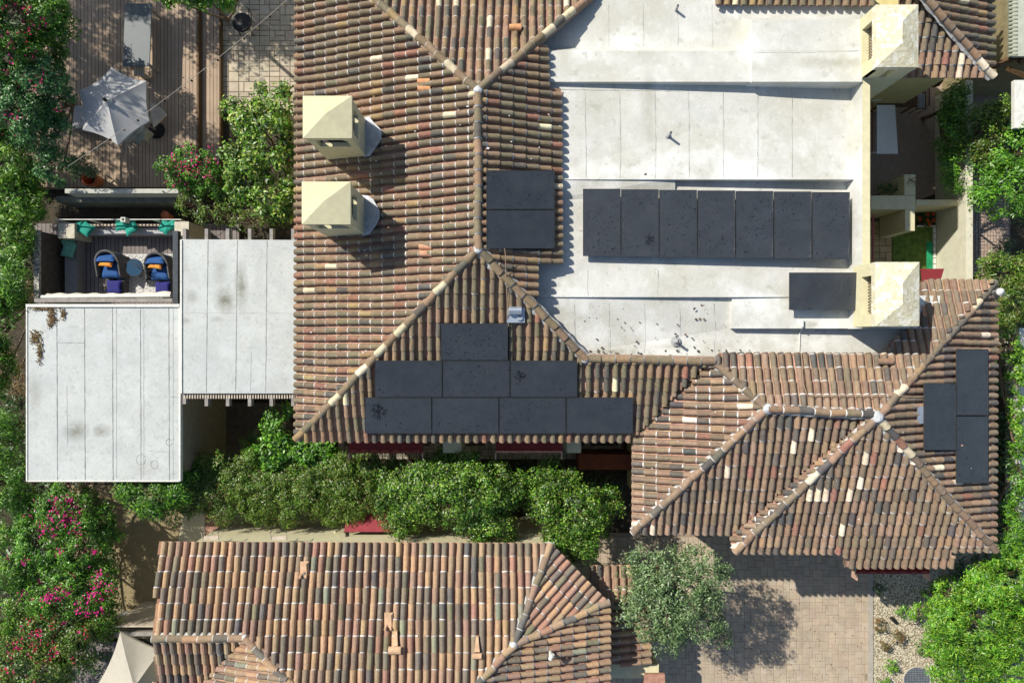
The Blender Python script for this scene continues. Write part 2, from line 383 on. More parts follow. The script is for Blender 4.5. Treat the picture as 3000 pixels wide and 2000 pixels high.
sheet('gravel_garden', [(2559, 1560), (3060, 1560), (3060, 2060), (2559, 2060)], .015, m_gravel)
pavers('patio', [(640, -60), (1010, -60), (1010, 330), (640, 330)], .02, .165, [(.44, .385, .29), (.47, .41, .31), (.42, .36, .27)], m_paver, gap=.008, sizes=((1, 1), (1, 2), (2, 1), (2, 2), (1, 1)))
pavers('side_path', [(2848, 480), (2962, 480), (2962, 1010), (2848, 1010)], .02, .1, [(.36, .27, .21), (.33, .25, .20), (.38, .30, .24)], m_paver, sizes=((1, 2), (2, 1), (1, 2)))
pavers('entry_path', [(990, 1290), (1830, 1290), (1830, 1345), (990, 1345)], .02, .11, [(.36, .32, .26), (.40, .36, .28)], m_paver, sizes=((1, 2), (2, 1), (2, 2)))
sheet('alley_ground', [(500, 1180), (900, 1180), (900, 1420), (500, 1420)], .004, M('alley_dirt', (.13, .105, .07), var=.3, bump=1, bscale=50, stain=[(20, .55, .65, .5, (.22, .18, .12))]))
sheet('yard_ground', [(180, 1420), (620, 1420), (620, 1870), (180, 1870)], .004, M('yard_dirt', (.27, .22, .12), var=.15, bump=.6, stain=[(3, .5, .7, .4, (.17, .13, .08))]))
sheet('pale_path', [(540, 1480), (610, 1500), (610, 1600), (520, 1600)], .015, M('pale_path', (.47, .43, .29), var=.1))
sheet('red_gravel_bed', [(600, 1440), (1250, 1440), (1250, 1512), (745, 1512), (705, 1570), (600, 1570)], .03, m_rock, kind='stuff')
sheet('concrete_path', [(1560, 1890), (1760, 1890), (1760, 1903), (1560, 1903)], .06, m_concrete, thick=.1)
sheet('courtyard_floor', [(2548, 215), (2960, 215), (2960, 485), (2548, 640)], .008, M('courtyard_floor', (.30, .235, .18), var=.12, bump=.3))
# timber deck, raised in two steps above the paving
sheet('deck', [(60, -60), (578, -60), (578, 548), (60, 548)], .36, m_deck, thick=.34)
sheet('deck_step', [(591, -60), (642, -60), (642, 560), (591, 560)], .19, m_deck, thick=.17)
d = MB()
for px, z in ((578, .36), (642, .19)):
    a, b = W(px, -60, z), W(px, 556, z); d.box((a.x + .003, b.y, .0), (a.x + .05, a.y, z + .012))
o = d.build('step_edge', m_brown); tag(o, kind='structure')  # dark brown stands in for shade on risers facing away from the sun
sheet('lounge_floor', [(98, 655), (700, 655), (700, 900), (98, 900)], .12, m_deck2, thick=.1)

# ------------------------------------------------------------------ main house
house = thing('house', 'large house with brown barrel tile roofs around a white coated flat roof', 'house', (2, 2, 0))
S = .364
MW = plane(0, 1, -5.69, 4.0, S); ME = plane(0, -1, -.803, 5.78, S); MN = plane(1, -1, 5.96, 5.78, S); MS = plane(1, 1, 2.19, 5.78, S)
BN = plane(1, -1, -1.8, 5.3, S); BE = plane(0, -1, 8.907, 5.32, S); BS = plane(1, 1, -1.85, 5.32, .36); BS2 = plane(1, 1, -1.65, 5.2, .36)
BW = plane(0, 1, 6.28, 5.2, .39); BW2 = plane(0, 1, 8.907, 5.32, .433)
TS = plane(1, 1, 6.95, 4.0, S); TE = plane(0, -1, 12.65, 4.0, S); TT = plane(1, 1, 8.37, 4.74, S)
OR = (.52, .26, .12)
tile_face('tile_roof', [(1401, 265), (961, -120), (868, -120), (866, 1288), (1401, 730)], MW, house, mort=.92)
tile_face('tile_roof', [(1401, 265), (1790, -60), (1790, -120), (961, -120)], MN, house, sp=.215, pal=PAL[:6] + [((.58, .53, .37), 4)], mort=.8)
tile_face('tile_roof', [(1401, 265), (1562, 133), (1604, 138), (1607, 255), (1643, 262), (1646, 768), (1577, 772), (1577, 872), (1545, 872), (1401, 730)], ME, house, sp=.206, mort=.5)
tile_face('tile_roof', [(1401, 730), (866, 1288), (905, 1292), (1850, 1292), (1862, 1275), (2062, 1072), (2090, 1060), (1715, 1050)], MS, house, sp=.222, ex=.37, mort=.12)
tile_face('tile_roof', [(2085, 1058), (1858, 1285), (1852, 1300), (1852, 1557), (2248, 1197)], BW, house, pal=PALR, sp=.2, mort=.6)
tile_face('tile_roof', [(2248, 1197), (1852, 1560), (2138, 1563), (2536, 1222)], BS2, house, pal=PALR, mort=.3, ex=.35, sp=.2)
tile_face('tile_roof', [(2545, 1222), (2138, 1572), (2150, 1615), (2568, 1222)], BW2, house, pal=PALR, mort=.2, sp=.19)
tile_face('tile_roof', [(2568, 1222), (2150, 1617), (2476, 1619), (2476, 1660), (2794, 1659), (2794, 1613), (2912, 1612)], BS, house, pal=PALR, mort=.35, ex=.35, sp=.204)
tile_face('tile_roof', [(2568, 1222), (2912, 1612), (2916, 828)], BE, house, pal=PALR, mort=.5, sp=.2)
tile_face('tile_roof', [(2568, 1222), (2912, 822), (2702, 820), (2702, 957), (2660, 963), (2612, 1000), (2600, 1036), (2106, 1034), (2090, 1058), (2248, 1197)], BN, house, pal=PALR, mort=.6, sp=.2, ex=.35)
tile_face('tile_roof', [(2708, -60), (2700, 0), (2698, 230), (2893, 230)] if False else [(2640, -70), (2640, 228), (2900, 228), (2712, 0), (2655, -70)], TS, house, pal=PALR, mort=.8, sp=.205)
tile_face('tile_roof', [(2655, -70), (2712, 0), (2908, 225), (2908, -70)], TE, house, pal=PAL, mort=.8, sp=.21)
tile_face('tile_roof', [(2100, -90), (2100, 14), (2560, 18), (2560, -90)], TT, house, pal=PAL, mort=.5, sp=.215)
def hp(px, py, pl, dz=.0): v = hit(px, py, pl); v.z += dz; return v
ridge([hp(1401, 265, MW), hp(961, -120, MW)], house, mort=1)
ridge([hp(1401, 265, MN), hp(1790, -60, MN)], house, creamy=.4, mort=1)
ridge([hp(1401, 265, MW), hp(1401, 730, MW)], house, creamy=.05, mort=.8)
ridge([hp(1401, 730, MW), hp(870, 1285, MW)], house, creamy=.35, mort=.3)
ridge([hp(1401, 730, MS), hp(1715, 1050, MS)], house, blob=.08, creamy=0, mort=.2)
ridge([hp(1715, 1050, MS), hp(2090, 1058, MS)], house, creamy=0, mort=.8)
ridge([hp(2088, 1056, BW), hp(2248, 1197, BW)], house, pal=PALR, mort=.9, creamy=0, blob=.03)
ridge([hp(2248, 1197, BN), hp(2568, 1215, BN)], house, pal=PALR, mort=.3, creamy=0, blob=.04)
ridge([hp(2248, 1197, BW), hp(1855, 1557, BW)], house, pal=PALR, mort=.9, creamy=0, blob=.05)
ridge([hp(2568, 1222, BS), hp(2152, 1614, BS)], house, pal=PALR, mort=.9, creamy=0, blob=.06)
ridge([hp(2568, 1222, BS), hp(2910, 1610, BS)], house, pal=PALR, mort=.5, creamy=.05, blob=.06)
ridge([hp(2568, 1222, BE), hp(2910, 830, BE)], house, pal=PALR, mort=.7, creamy=.03, blob=.1)
ridge([hp(2655, -70, TE), hp(2905, 225, TE)], house, pal=PALR, mort=1, creamy=0, blob=.07)
for px, py, pl, r in ((1401, 267, MW, .11), (1402, 732, MW, .115), (1715, 1051, MS, .12), (2248, 1197, BN, .125), (2568, 1222, BN, .15), (2090, 1057, MS, .085)):
    p = hit(px, py, pl); p.z += .04; lump(p, r, house)

# loose and upturned tiles lying on the slopes belong to the roof covering
def loose(px, py, pl, ang, L, r, c, zup=.11):
    p = hit(px, py, pl); p.z += zup; mb = MB(); d = Vector((math.cos(ang), math.sin(ang), 0)); s = Vector((-d.y, d.x, 0))
    rows = [[p + d * t + s * rr * math.cos(g) + Vector((0, 0, rr * math.sin(g))) for g in [PI * j / 8 for j in range(9)]] for t, rr in ((-L / 2, r * .9), (L / 2, r * 1.05))]
    mb.grid(rows, c); mb.face(rows[0], c); mb.face(list(reversed(rows[1])), c); return mb.build('vent_tile', m_tile, house)
loose(1509, 87, MN, 0, .29, .085, OR); loose(2585, 1058, BN, .0, .36, .085, (.26, .16, .10))
for px, py in ((1242, 241), (1243, 262)): loose(px, py, MW, 0, .31, .084, OR, .015)
for px, py in ((1246, 723), (1248, 743)): loose(px, py, MW, 0, .31, .084, (.52, .28, .17), .015)
# broken bits of mortar and tile
mb = MB()
for px, py, pl in [(random.uniform(880, 1380), random.uniform(150, 1200), MW) for _ in range(70)] + [(random.uniform(1420, 1640), random.uniform(330, 480), ME) for _ in range(16)] + [(1070, 735, MW), (1068, 1378, MW), (1424, 440, ME), (1430, 437, ME), (1572, 398, ME)] + \
        [(random.uniform(2280, 2850), random.uniform(1260, 1580), BS) for _ in range(30)] + [(random.uniform(1900, 2200), random.uniform(1200, 1400), BW) for _ in range(14)]:
    if pl is MW and py > 730 and px > 1401 - (py - 730) * .95 - 20: continue
    if pl is BW and px > 2248 - abs(py - 1197) * 1.05: continue
    p = hit(px, py, pl) + Vector((0, 0, .07)); s = random.uniform(.012, .035); a = random.uniform(0, 3)
    g_ = random.choice(((.6, .6, .58), (.34, .2, .14), (.6, .58, .55)))
    mb.face([p + Vector((math.cos(a + k * 1.57) * s * random.uniform(.6, 1.5), math.sin(a + k * 1.57) * s * random.uniform(.5, 1), random.uniform(0, .02))) for k in range(4)], g_)
tag(mb.build('mortar_crumbs', m_attr, house), kind='stuff')

# white coated flat roof in terraces
fr = MB()
def slab(px0, py0, px1, py1, z, c=(1, 1, 1), m=0, zb=3.6, ramp=None):      # z number or 4 heights tl,tr,br,bl ; ramp: (left,top,right,bottom) px growth at foot
    zz = z if isinstance(z, (list, tuple)) else [z] * 4
    T = [W(px0, py0, zz[0]), W(px1, py0, zz[1]), W(px1, py1, zz[2]), W(px0, py1, zz[3])]
    if ramp:
        l, t, r, b, zf = ramp
        B = [W(px0 - l, py0 - t, zf), W(px1 + r, py0 - t, zf), W(px1 + r, py1 + b, zf), W(px0 - l, py1 + b, zf)]
        for k in range(4):     # no parallax under vertical sides
            g_ = ((l, t), (r, t), (r, b), (l, b))[k]
            if g_[0] == 0: B[k].x = T[k].x
            if g_[1] == 0: B[k].y = T[k].y
    else: B = [Vector((p.x, p.y, zb)) for p in T]
    T.reverse(); B.reverse(); fr.prism(T, B, c, m)
T_ = [W(x, y, 4.66) for x, y in ((1560, 200), (2560, 200), (2560, -90), (1805, -90), (1745, -22), (1592, 118))]; fr.prism(T_, [Vector((p.x, p.y, 3.6)) for p in T_])
slab(1560, 150, 2200, 240, [5.06, 5.0, 5.06, 5.08], ramp=(0, 10, 0, 0, 4.62))
slab(2203, 60, 2526, 240, [5.1, 5.1, 5.2, 5.12], ramp=(30, 8, 0, 0, 4.62))
slab(1560, 230, 2528, 526, [4.98, 4.68, 4.84, 4.96])
slab(1560, 522, 1978, 592, [4.96, 4.86, 4.62, 4.84])
slab(1500, 515, 2528, 870, [4.87, 4.52, 4.60, 4.84])
slab(2145, 868, 2545, 962, [4.62, 4.62, 4.6, 4.6])
slab(2400, 955, 2700, 962, [4.6, 4.6, 4.6, 4.6])
slab(1500, 866, 2760, 1062, [4.83, 4.28, 4.28, 4.55])
# seams of the coating
def seam(px0, py0, px1, py1, z, w=.012, m=1, wob=.008, z2=None):
    a, b = W(px0, py0, z + .006), W(px1, py1, (z if z2 is None else z2) + .006); d = (b - a); n_ = max(4, int(d.length / .12)); d.normalize(); s = Vector((-d.y, d.x, 0)); L_, R_ = [], []
    for k in range(n_ + 1):
        p = a.lerp(b, k / n_) + s * random.uniform(-wob, wob); ww = w * random.uniform(.25, 1); L_.append(p + s * ww / 2); R_.append(p - s * ww / 2)
    fr.grid([L_, R_], (1, 1, 1), m)
for x in (1681, 1782, 1884, 1985, 2086): seam(x, 60 if x < 1700 else 12, x + 2, 136, 4.662)
for x in (1873, 2198): seam(x, 152, x, 236, 5.03)
seam(2205, 148, 2520, 149, 5.15)
for x in (1714, 1815, 1918, 2017, 2118, 2219, 2320): seam(x, 268, x + 1, 520, 4.985 - (x - 1560) / 968 * .30, z2=4.968 - (x - 1560) / 968 * .12)
seam(1640, 262, 2000, 266, 4.962, z2=4.852)
for x in (1683, 1784, 1887, 1990, 2092): seam(x, 888, x - 2, 1030, 4.80 - (x - 1500) / 1260 * .51, z2=4.598 - (x - 1500) / 1260 * .29)
seam(1928, 790, 1926, 866, 4.735); seam(1720, 790, 1722, 866, 4.795)
for pts in (((2160, 881), (2240, 884), (2262, 870), (2310, 850)), ((2160, 950), (2165, 900), (2190, 880)),):
    for a, b in zip(pts[:-1], pts[1:]): seam(*a, *b, 4.515)
fr.build('flat_roof', [m_white, m_seam_l], house)
# eastern parapet with a coved inner face
pp = MB()
def cov(y0, y1, z=5.15):
    top = [W(2526, y1, z), W(2549, y1, z), W(2549, y0, z), W(2526, y0, z)]
    bot = [Vector((top[0].x - .10, top[0].y, 4.45)), Vector((top[1].x, top[1].y, 3.4)), Vector((top[2].x, top[2].y, 3.4)), Vector((top[0].x - .10, top[3].y, 4.45))]
    return top, bot
t_, b_ = cov(195, 962); pp.face(t_, m=1); pp.face([b_[0], t_[0], t_[3], b_[3]], m=0); pp.face([t_[1], b_[1], b_[2], t_[2]], m=1); pp.face([t_[0], b_[0], b_[1], t_[1]], m=1); pp.face([t_[3], t_[2], b_[2], b_[3]], m=1)
pp.build('parapet', [m_white, m_stucco], house)
# debris blown on the roof
lb = MB()
for _ in range(130):
    ccx, ccy = random.choice(((1760, 935), (1800, 960), (1720, 900), (1960, 1000), (2030, 920), (2200, 1000), (2110, 985), (1850, 1015))); px, py = min(2500, max(1650, random.gauss(ccx, 55))), min(1036, max(893, random.gauss(ccy, 32)))
    if random.random() < .35: py = random.uniform(1018, 1038)
    if px < 1730 and py > 960: continue
    p = W(px, py, 4.80 - (px - 1500) / 1260 * .50 - (py - 866) / 196 * (.25 - (px - 1500) / 1260 * .25)); s = random.choice((.008, .012, .02, .03)) * random.uniform(.7, 1.3); a = random.uniform(0, 3)
    lb.face([p + Vector((math.cos(a + k * 1.57) * s * (1.5 if k % 2 else .8), math.sin(a + k * 1.57) * s, random.uniform(0, .012))) for k in range(4)], random.choice(((.05, .035, .025), (.12, .08, .05), (.04, .04, .04))))
for px, py in ((1950, 1028), (1890, 510), (2150, 840), (2034, 904), (1730, 1030), (1660, 638), (1668, 655)):
    p = W(px, py, 4.7 if py < 700 else 4.62); a = random.uniform(0, 3)
    if py == 510: p = W(px, py, 4.9)
    lb.face([p + Vector((math.cos(a + k * 1.57) * .05 * (1.3 if k % 2 else .6), math.sin(a + k * 1.57) * .04, random.uniform(0, .03))) for k in range(4)], (.06, .04, .03))
o = lb.build('leaf_litter', m_attr); tag(o, 'dark scraps of leaf scattered over the white flat roof', 'leaf litter', kind='stuff')

# vent pipes
for px, py, z, h in ((1975, 40, 4.5, .42), (1957, 400, 4.83, .34), (1980, 1000, 4.5, .30)):
    p = W(px, py, z); mb = MB(); mb.lathe([(.13, 0), (.09, .015), (.035, .04), (.033, h), (.026, h), (.026, h - .1), (0, h - .1)], 0, 0, n=14)
    mb.v = [(a + p.x, b + p.y, c + p.z) for a, b, c in mb.v]; mb.build('vent_pipe', M('pipe_%d' % px, (.30, .31, .31), var=.1), house, smooth=True)
p = hit(2905, 858, BE); mb = MB(); mb.lathe([(.07, -.05), (.07, .28), (.10, .28), (.10, .36), (0, .4)], p.x, p.y, n=14); mb.v = [(a, b, c + p.z) for a, b, c in mb.v]; mb.build('vent_pipe', m_plaster, house, smooth=True)
# sheet-metal roof jack on the south slope
mb = MB(); p = hit(1511, 925, MS)
mb.box((p.x - .22, p.y - .17, p.z + .03), (p.x + .22, p.y + .2, p.z + .09)); mb.tube([(p.x - .17, p.y + .12, p.z + .2), (p.x + .14, p.y + .12, p.z + .2)], .1, n=12)
mb.tube([(p.x + .1, p.y - .1, p.z + .02), (p.x + .1, p.y - .05, p.z + .13)], .07, n=10)
mb.build('roof_jack', m_metal, house)
mb = MB()
p0 = hit(2692, 1192, BE); mb.box((p0.x - .09, p0.y - .4, p0.z + .06), (p0.x + .1, p0.y + .02, p0.z + .11)); mb.build('flashing', m_metal, house)

# chimneys on the west slope
def chimney_w(px0, px1, py0, py1, py_apex=None):
    zt = 6.4; a, b = W(px0, py1, zt), W(px1, py0, zt); cx, cy = (a.x + b.x) / 2, (a.y + b.y) / 2
    ch = MB(); t = .16
    zc = zt - .09
    # body: base block, four corner piers, lintel
    zb = 4.3; zo0 = 5.62; zo1 = 6.14; i = .03
    X0, X1, Y0, Y1 = a.x + i, b.x - i, a.y + i, b.y - i
    ch.box((X0, Y0, zb), (X1, Y1, zo0))
    for sx in (0, 1):
        for sy in (0, 1):
            x0 = X0 if sx == 0 else X1 - t; y0 = Y0 if sy == 0 else Y1 - t
            ch.box((x0, y0, zo0), (x0 + t, y0 + t, zo1))
            # arched haunches
    ch.box((X0, Y0, zo1), (X1, Y1, zc))
    for (p, q, dx, dy) in ((X0 + t, Y0, 1, 0), (X1 - t, Y0, -1, 0), (X0 + t, Y1 - .1, 1, 0), (X1 - t, Y1 - .1, -1, 0)):
        ch.prism([(p, q, zo1), (p, q + .1, zo1), (p + dx * .1, q + .1, zo1), (p + dx * .1, q, zo1)][::(-1 if dx > 0 else 1)], [(p, q, zo1 - .12), (p, q + .1, zo1 - .12), (p + dx * .005, q + .1, zo1 - .12), (p + dx * .005, q, zo1 - .12)][::(-1 if dx > 0 else 1)])
    for (p, q, dy) in ((X0, Y0 + t, 1), (X0, Y1 - t, -1), (X1 - .1, Y0 + t, 1), (X1 - .1, Y1 - t, -1)):
        ch.prism([(p, q, zo1), (p + .1, q, zo1), (p + .1, q + dy * .1, zo1), (p, q + dy * .1, zo1)][::(1 if dy > 0 else -1)], [(p, q, zo1 - .12), (p + .1, q, zo1 - .12), (p + .1, q + dy * .005, zo1 - .12), (p, q + dy * .005, zo1 - .12)][::(1 if dy > 0 else -1)])
    c = ch.build('chimney', m_stucco, house)
    k = MB(); T = [(a.x, a.y, zt), (b.x, a.y, zt), (b.x, b.y, zt), (a.x, b.y, zt)]; ap = (cx, cy, zt + .2)
    for q in range(4): k.face([T[q], T[(q + 1) % 4], ap])
    k.grid([[(x, y, zc) for x, y, _ in T], T], closed=True); k.face([(x, y, zc) for x, y, _ in reversed(T)])
    cap = k.build('chimney_cap', m_stucco, c); 
    f = MB(); f.box((X0 + .1, Y0 + .1, zo0 - .02), (X1 - .1, Y1 - .1, zo0 + .02)); f.box((X0 + .22, Y0 + .22, zo0), (X1 - .22, Y1 - .22, zo1 + .02)); f.build('flue_shade', M('flue_shade', (.05, .05, .05)), c)  # near-black floor plate and core; shade inside the opening put into their colour
    l = MB()
    l.box((b.x - .03, a.y - .05, 4.2), (b.x + .42, b.y - .35, 4.98 + 0)) if False else None
    # lead-coloured sealant patch running up the slope on its east side
    pts = []
    e0 = Vector((b.x - .05, a.y - .0, 0)); 
    for x, y in ((b.x - .1, a.y - .02), (b.x + .12, a.y + .03), (b.x + .30, a.y + .22), (b.x + .42, a.y + .42), (b.x + .40, a.y + .62), (b.x + .22, b.y - .12), (b.x + .04, b.y + .02), (b.x - .1, b.y + .02)):
        pts.append((x + random.uniform(-.03, .03), y + random.uniform(-.03, .03), 4 + S * (x + 5.69) + .112))
    l.face(pts); l.build('sealant_patch', M('sealant', (.42, .44, .46), var=.2, bump=.8, bscale=12, rough=.5), c)
    return c
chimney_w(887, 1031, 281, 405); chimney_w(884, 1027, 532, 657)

# chimneys by the east parapet: hipped-top boxes with a low slot facing west and south
def chimney_e(px0, px1, py0, py1, z1):
    a, b = W(px0, py1, z1), W(px1, py0, z1); m = MB(); zt = z1
    # flared lower plinth to the west
    i = .02
    m.box((a.x, a.y, 3.6), (b.x - i, b.y, zt - .75))
    t = .14
    for x0 in (a.x, b.x - i - t):
        for y0 in (a.y, b.y - t): m.box((x0, y0, zt - .75), (x0 + t, y0 + t, zt - .28))
    for y0 in (a.y, b.y - .30):       # wide shoulders leaving a slot
        m.box((a.x + .002, y0, zt - .75), (a.x + .12, y0 + .30, zt - .28))
    m.box((b.x - .14, a.y + .1, zt - .75), (b.x - i - .004, b.y - .1, zt - .28))
    m.box((a.x + .1, b.y - .12, zt - .75), (b.x - .1, b.y - .004, zt - .28))
    for x0 in (a.x + .1, b.x - .42): m.box((x0, a.y + .003, zt - .75), (x0 + .3, a.y + .12, zt - .28))
    c = m.build('chimney', m_stucco, house)
    k = MB(); T = [(a.x, a.y, zt - .1), (b.x, a.y, zt - .1), (b.x, b.y, zt - .1), (a.x, b.y, zt - .1)]; q_ = .02
    cx, cy = (a.x + b.x) / 2, (a.y + b.y) / 2; ap0, ap1 = (cx, cy - .25, zt + .12), (cx, cy + .25, zt + .12)
    k.face([T[0], T[1], ap0]); k.face([T[1], T[2], ap1, ap0]); k.face([T[2], T[3], ap1]); k.face([T[3], T[0], ap0, ap1])
    k.grid([[(x, y, zt - .28) for x, y, _ in T], T], closed=True); k.face([(x, y, zt - .28) for x, y, _ in reversed(T)])
    k.build('chimney_cap', m_stucco2, c)
    gr = MB()
    y0, y1 = a.y + .31, b.y - .31; n_ = 12
    for q in range(n_):
        y = y0 + (y1 - y0) * q / n_
        gr.tube([(a.x + .16, y, zt - .74), (a.x + .16, y + .08, zt - .30)], .008, n=5)
        gr.tube([(a.x + .17, y + .08, zt - .74), (a.x + .17, y, zt - .30)], .008, n=5)
    gr.build('grille', M('rusty_mesh', (.13, .08, .06)), c)
    return c
chimney_e(2573, 2698, 8, 192, 5.95); chimney_e(2571, 2701, 766, 955, 5.95)

# body of the house under the roofs
w = MB()
w.box((-5.2, -2.3, 0), (3.2, 9.5, 3.85)); w.box((3.2, -.2, 0), (9.05, 9.3, 3.85))
w.box((3.7, -4.6, 0), (9.05, -.2, 3.85)); w.box((9.05, -4.95, 0), (12.2, 1.05, 3.8)); w.box((6.3, -5.0, 0), (9.05, -4.6, 3.8)); w.box((9.05, 7.4, 0), (12.2, 9.3, 3.8))
w.build('wall', m_cream, house)
def corr_awning(px0, px1, py, z, tip):      # shallow terracotta-edged awning below the eave
    a, b = W(px0, py, z), W(px1, py, z); mb = MB(); y1 = a.y + .75
    mb.prism([(a.x, a.y, z), (b.x, a.y, z), (b.x, y1, z + .25), (a.x, y1, z + .25)], [(a.x, a.y, z - .04), (b.x, a.y, z - .04), (b.x, y1, z + .21), (a.x, y1, z + .21)], (.18, .02, .015))
    n_ = max(3, int((b.x - a.x) / .26))
    for k in range(n_):
        x = a.x + (k + .5) * (b.x - a.x) / n_
        mb.face([(x - .10, a.y + .04, z + .03), (x + .10, a.y + .04, z + .03), (x + .05, a.y + .02, z + .07), (x, a.y + .02, z + .10), (x - .06, a.y + .02, z + .06)], (.55, .20, .13))
    mb.box((a.x, a.y - .03, z - .05), (b.x, a.y + .02, z + .03), tip)
    for x in (a.x, b.x): mb.box((x - .015, a.y - .22, z - .28), (x + .015, a.y - .03, z + .02), (.5, .33, .24))
    mb.build('awning', m_attr, house)
corr_awning(1022, 1238, 1322, 3.0, (.25, .04, .03)); corr_awning(1452, 1646, 1322, 3.0, (.55, .25, .17)); corr_awning(2510, 2722, 1676, 2.9, (.28, .05, .05))
for x0, x1 in ((1298, 1352), (1660, 1702)):
    a, b = W(x0, 1326, 2.8), W(x1, 1280, 2.8); mb = MB(); mb.box((a.x, a.y, 0), (b.x, b.y + .5, 2.8)); mb.build('buttress', m_stucco, house)

# conduits
mb = MB()
def path(pts, pl=None, z=None, up=.1): return [(hit(x, y, pl) + Vector((0, 0, up))) if pl else W(x, y, z) for x, y in pts]
mb.tube([W(2353, 770, 4.6), W(2360, 782, 4.55), W(2362, 800, 4.62)], .014); mb.build('conduit', m_plaster, house); mb = MB(); mb.tube([W(2350, 910, 4.62), W(2350, 964, 4.55), W(2343, 975, 4.4), W(2341, 1034, 4.4)], .014)
mb.build('conduit', m_plaster, house); mb = MB(); mb.box(tuple(W(2342, 958, 4.5)), tuple(W(2354, 934, 4.72)))
mb.build('junction_box', m_plaster, house)
mb = MB(); mb.tube([W(2341, 1034, 4.5)] + path([(2341, 1036), (2343, 1060), (2347, 1120), (2356, 1152), (2370, 1159), (2560, 1160)], BN, up=.13) + path([(2640, 1158), (2705, 1160)], BE, up=.14), .012, n=6); m_cb = M('brown_conduit', (.28, .20, .13)); mb.build('conduit', m_cb, house); mb = MB()
mb.tube(path([(1478, 730), (1481, 745), (1482, 800), (1486, 880), (1487, 950)], MS, up=.12), .012, n=6); mb.build('conduit', m_cb, house)
mb = MB(); mb.tube([W(1640, 677, 4.78), W(1706, 677, 4.78)], .012); mb.build('conduit', m_cb, house); mb = MB(); mb.box(tuple(W(1663, 734, 4.6)), tuple(W(1697, 716, 4.78))); mb.build('junction_box', M('box_brown', (.13, .11, .09)), house)

# ------------------------------------------------------------------ solar panels, each its own thing
def panel(quad, label, group, th=.04, lift=.17, pl=None, zz=None, horiz=True):
    px0, py0, px1, py1 = quad; g_ = 1.2
    cs = [(px0 + g_, py1 - g_), (px1 - g_, py1 - g_), (px1 - g_, py0 + g_), (px0 + g_, py0 + g_)]
    if pl: pl2 = (pl[0], pl[1], pl[2], pl[3] + lift); P = [hit(x, y, pl2) for x, y in cs]
    else: P = [W(x, y, z) for (x, y), z in zip(cs, zz)]
    # make a true parallelogram
    n = (P[1] - P[0]).cross(P[3] - P[0]).normalized(); c0 = sum(P, Vector()) / 4
    t = thing('solar_panel', label, 'solar panel', tuple(c0), group)
    def q(s, t_): return P[0].lerp(P[1], s).lerp(P[3].lerp(P[2], s), t_)
    f = MB(); e = .010; L1 = (P[1] - P[0]).length; L2 = (P[3] - P[0]).length; wx, wy = .014 / L1, .014 / L2
    O = [q(0, 0), q(1, 0), q(1, 1), q(0, 1)]; I = [q(wx, wy), q(1 - wx, wy), q(1 - wx, 1 - wy), q(wx, 1 - wy)]
    f.grid([O, I], closed=True); f.grid([[p - n * th for p in O], O], closed=True); f.grid([I, [p - n * .01 for p in I]], closed=True); f.face([p - n * th for p in reversed(O)])
    f.build('frame', m_panel_frame, t)
    g2 = MB(); g2.face([p - n * .003 for p in I]); g2.build('glass', m_pv, t)
    return t, P, n
def splat(t, P, n, s, r, rad, cnt):
    c = P[0].lerp(P[1], s).lerp(P[3].lerp(P[2], s), r); ex_ = (P[1] - P[0]).normalized(); ey_ = n.cross(ex_); mb = MB()
    def q(x, y): return c + ex_ * x + ey_ * y + n * .0015
    mb.face([q(rad * .28 * math.cos(k * .5) * random.uniform(.6, 1.2), rad * .28 * math.sin(k * .5) * random.uniform(.6, 1.2)) for k in range(12)])
    for k in range(cnt):
        a = random.uniform(0, 6.28); r0, r1, w = rad * random.uniform(.1, .6), rad * random.uniform(.5, 1.1), random.uniform(.004, .012)
        mb.face([q(r0 * math.cos(a), r0 * math.sin(a)), q((r0 + r1) / 2 * math.cos(a) - w * math.sin(a), (r0 + r1) / 2 * math.sin(a) + w * math.cos(a)), q(r1 * math.cos(a), r1 * math.sin(a)), q((r0 + r1) / 2 * math.cos(a) + w * math.sin(a), (r0 + r1) / 2 * math.sin(a) - w * math.cos(a))])
    mb.build('dirt_mark', m_dirt, t)
m_dust = M('dust', (.16, .165, .165), rough=.9, bump=0)
m_dirt = M('dirt', (.008, .010, .014), rough=.6, bump=0)
def legs(t, P, n, zf):
    for s, r in ((.08, .1), (.92, .1), (.92, .9), (.08, .9)):
        p = P[0].lerp(P[1], s).lerp(P[3].lerp(P[2], s), r) - n * .04; mb = MB()
        mb.box((p.x - .02, p.y - .02, zf), (p.x + .02, p.y + .02, p.z)); mb.build('leg', M_legs, t)
M_legs = M('rail', (.3, .3, .3), metal=.6, rough=.4)
panel((1425, 498, 1626, 614), 'upper of the two dark solar panels just right of the main north-south tile ridge', 'solar panels on the tile slope right of the ridge', pl=ME)
panel((1425, 614, 1626, 729), 'lower of the two dark solar panels just right of the main north-south tile ridge', 'solar panels on the tile slope right of the ridge', pl=ME)
panel((1290, 947, 1489, 1056), 'single solar panel at the top of the stepped array on the tile slope', 'stepped solar array on the south slope', pl=MS)
for k, w_ in enumerate(('left', 'middle', 'right')):
    x = 1097 + k * 198.5; q_ = panel((x, 1056, x + 198.5, 1164), '%s of the three solar panels in the middle row of the stepped array' % w_, 'stepped solar array on the south slope', pl=MS)
    if k == 2: splat(*q_, .15, .58, .17, 40)
for k, w_ in enumerate(('leftmost, radially stained one', 'second from left', 'third from left', 'rightmost')):
    x = 1068 + k * 196.8; q_ = panel((x, 1164, x + 196.8, 1270), '%s of four solar panels in the bottom row above the eave' % w_, 'stepped solar array on the south slope', pl=MS)
    if k == 0: splat(*q_, .2, .62, .26, 60)
panel((2708, 1121, 2803, 1319), 'upright solar panel on the east slope, the left one beside the blue flashing', 'solar panels on the east tile slope', pl=BE)
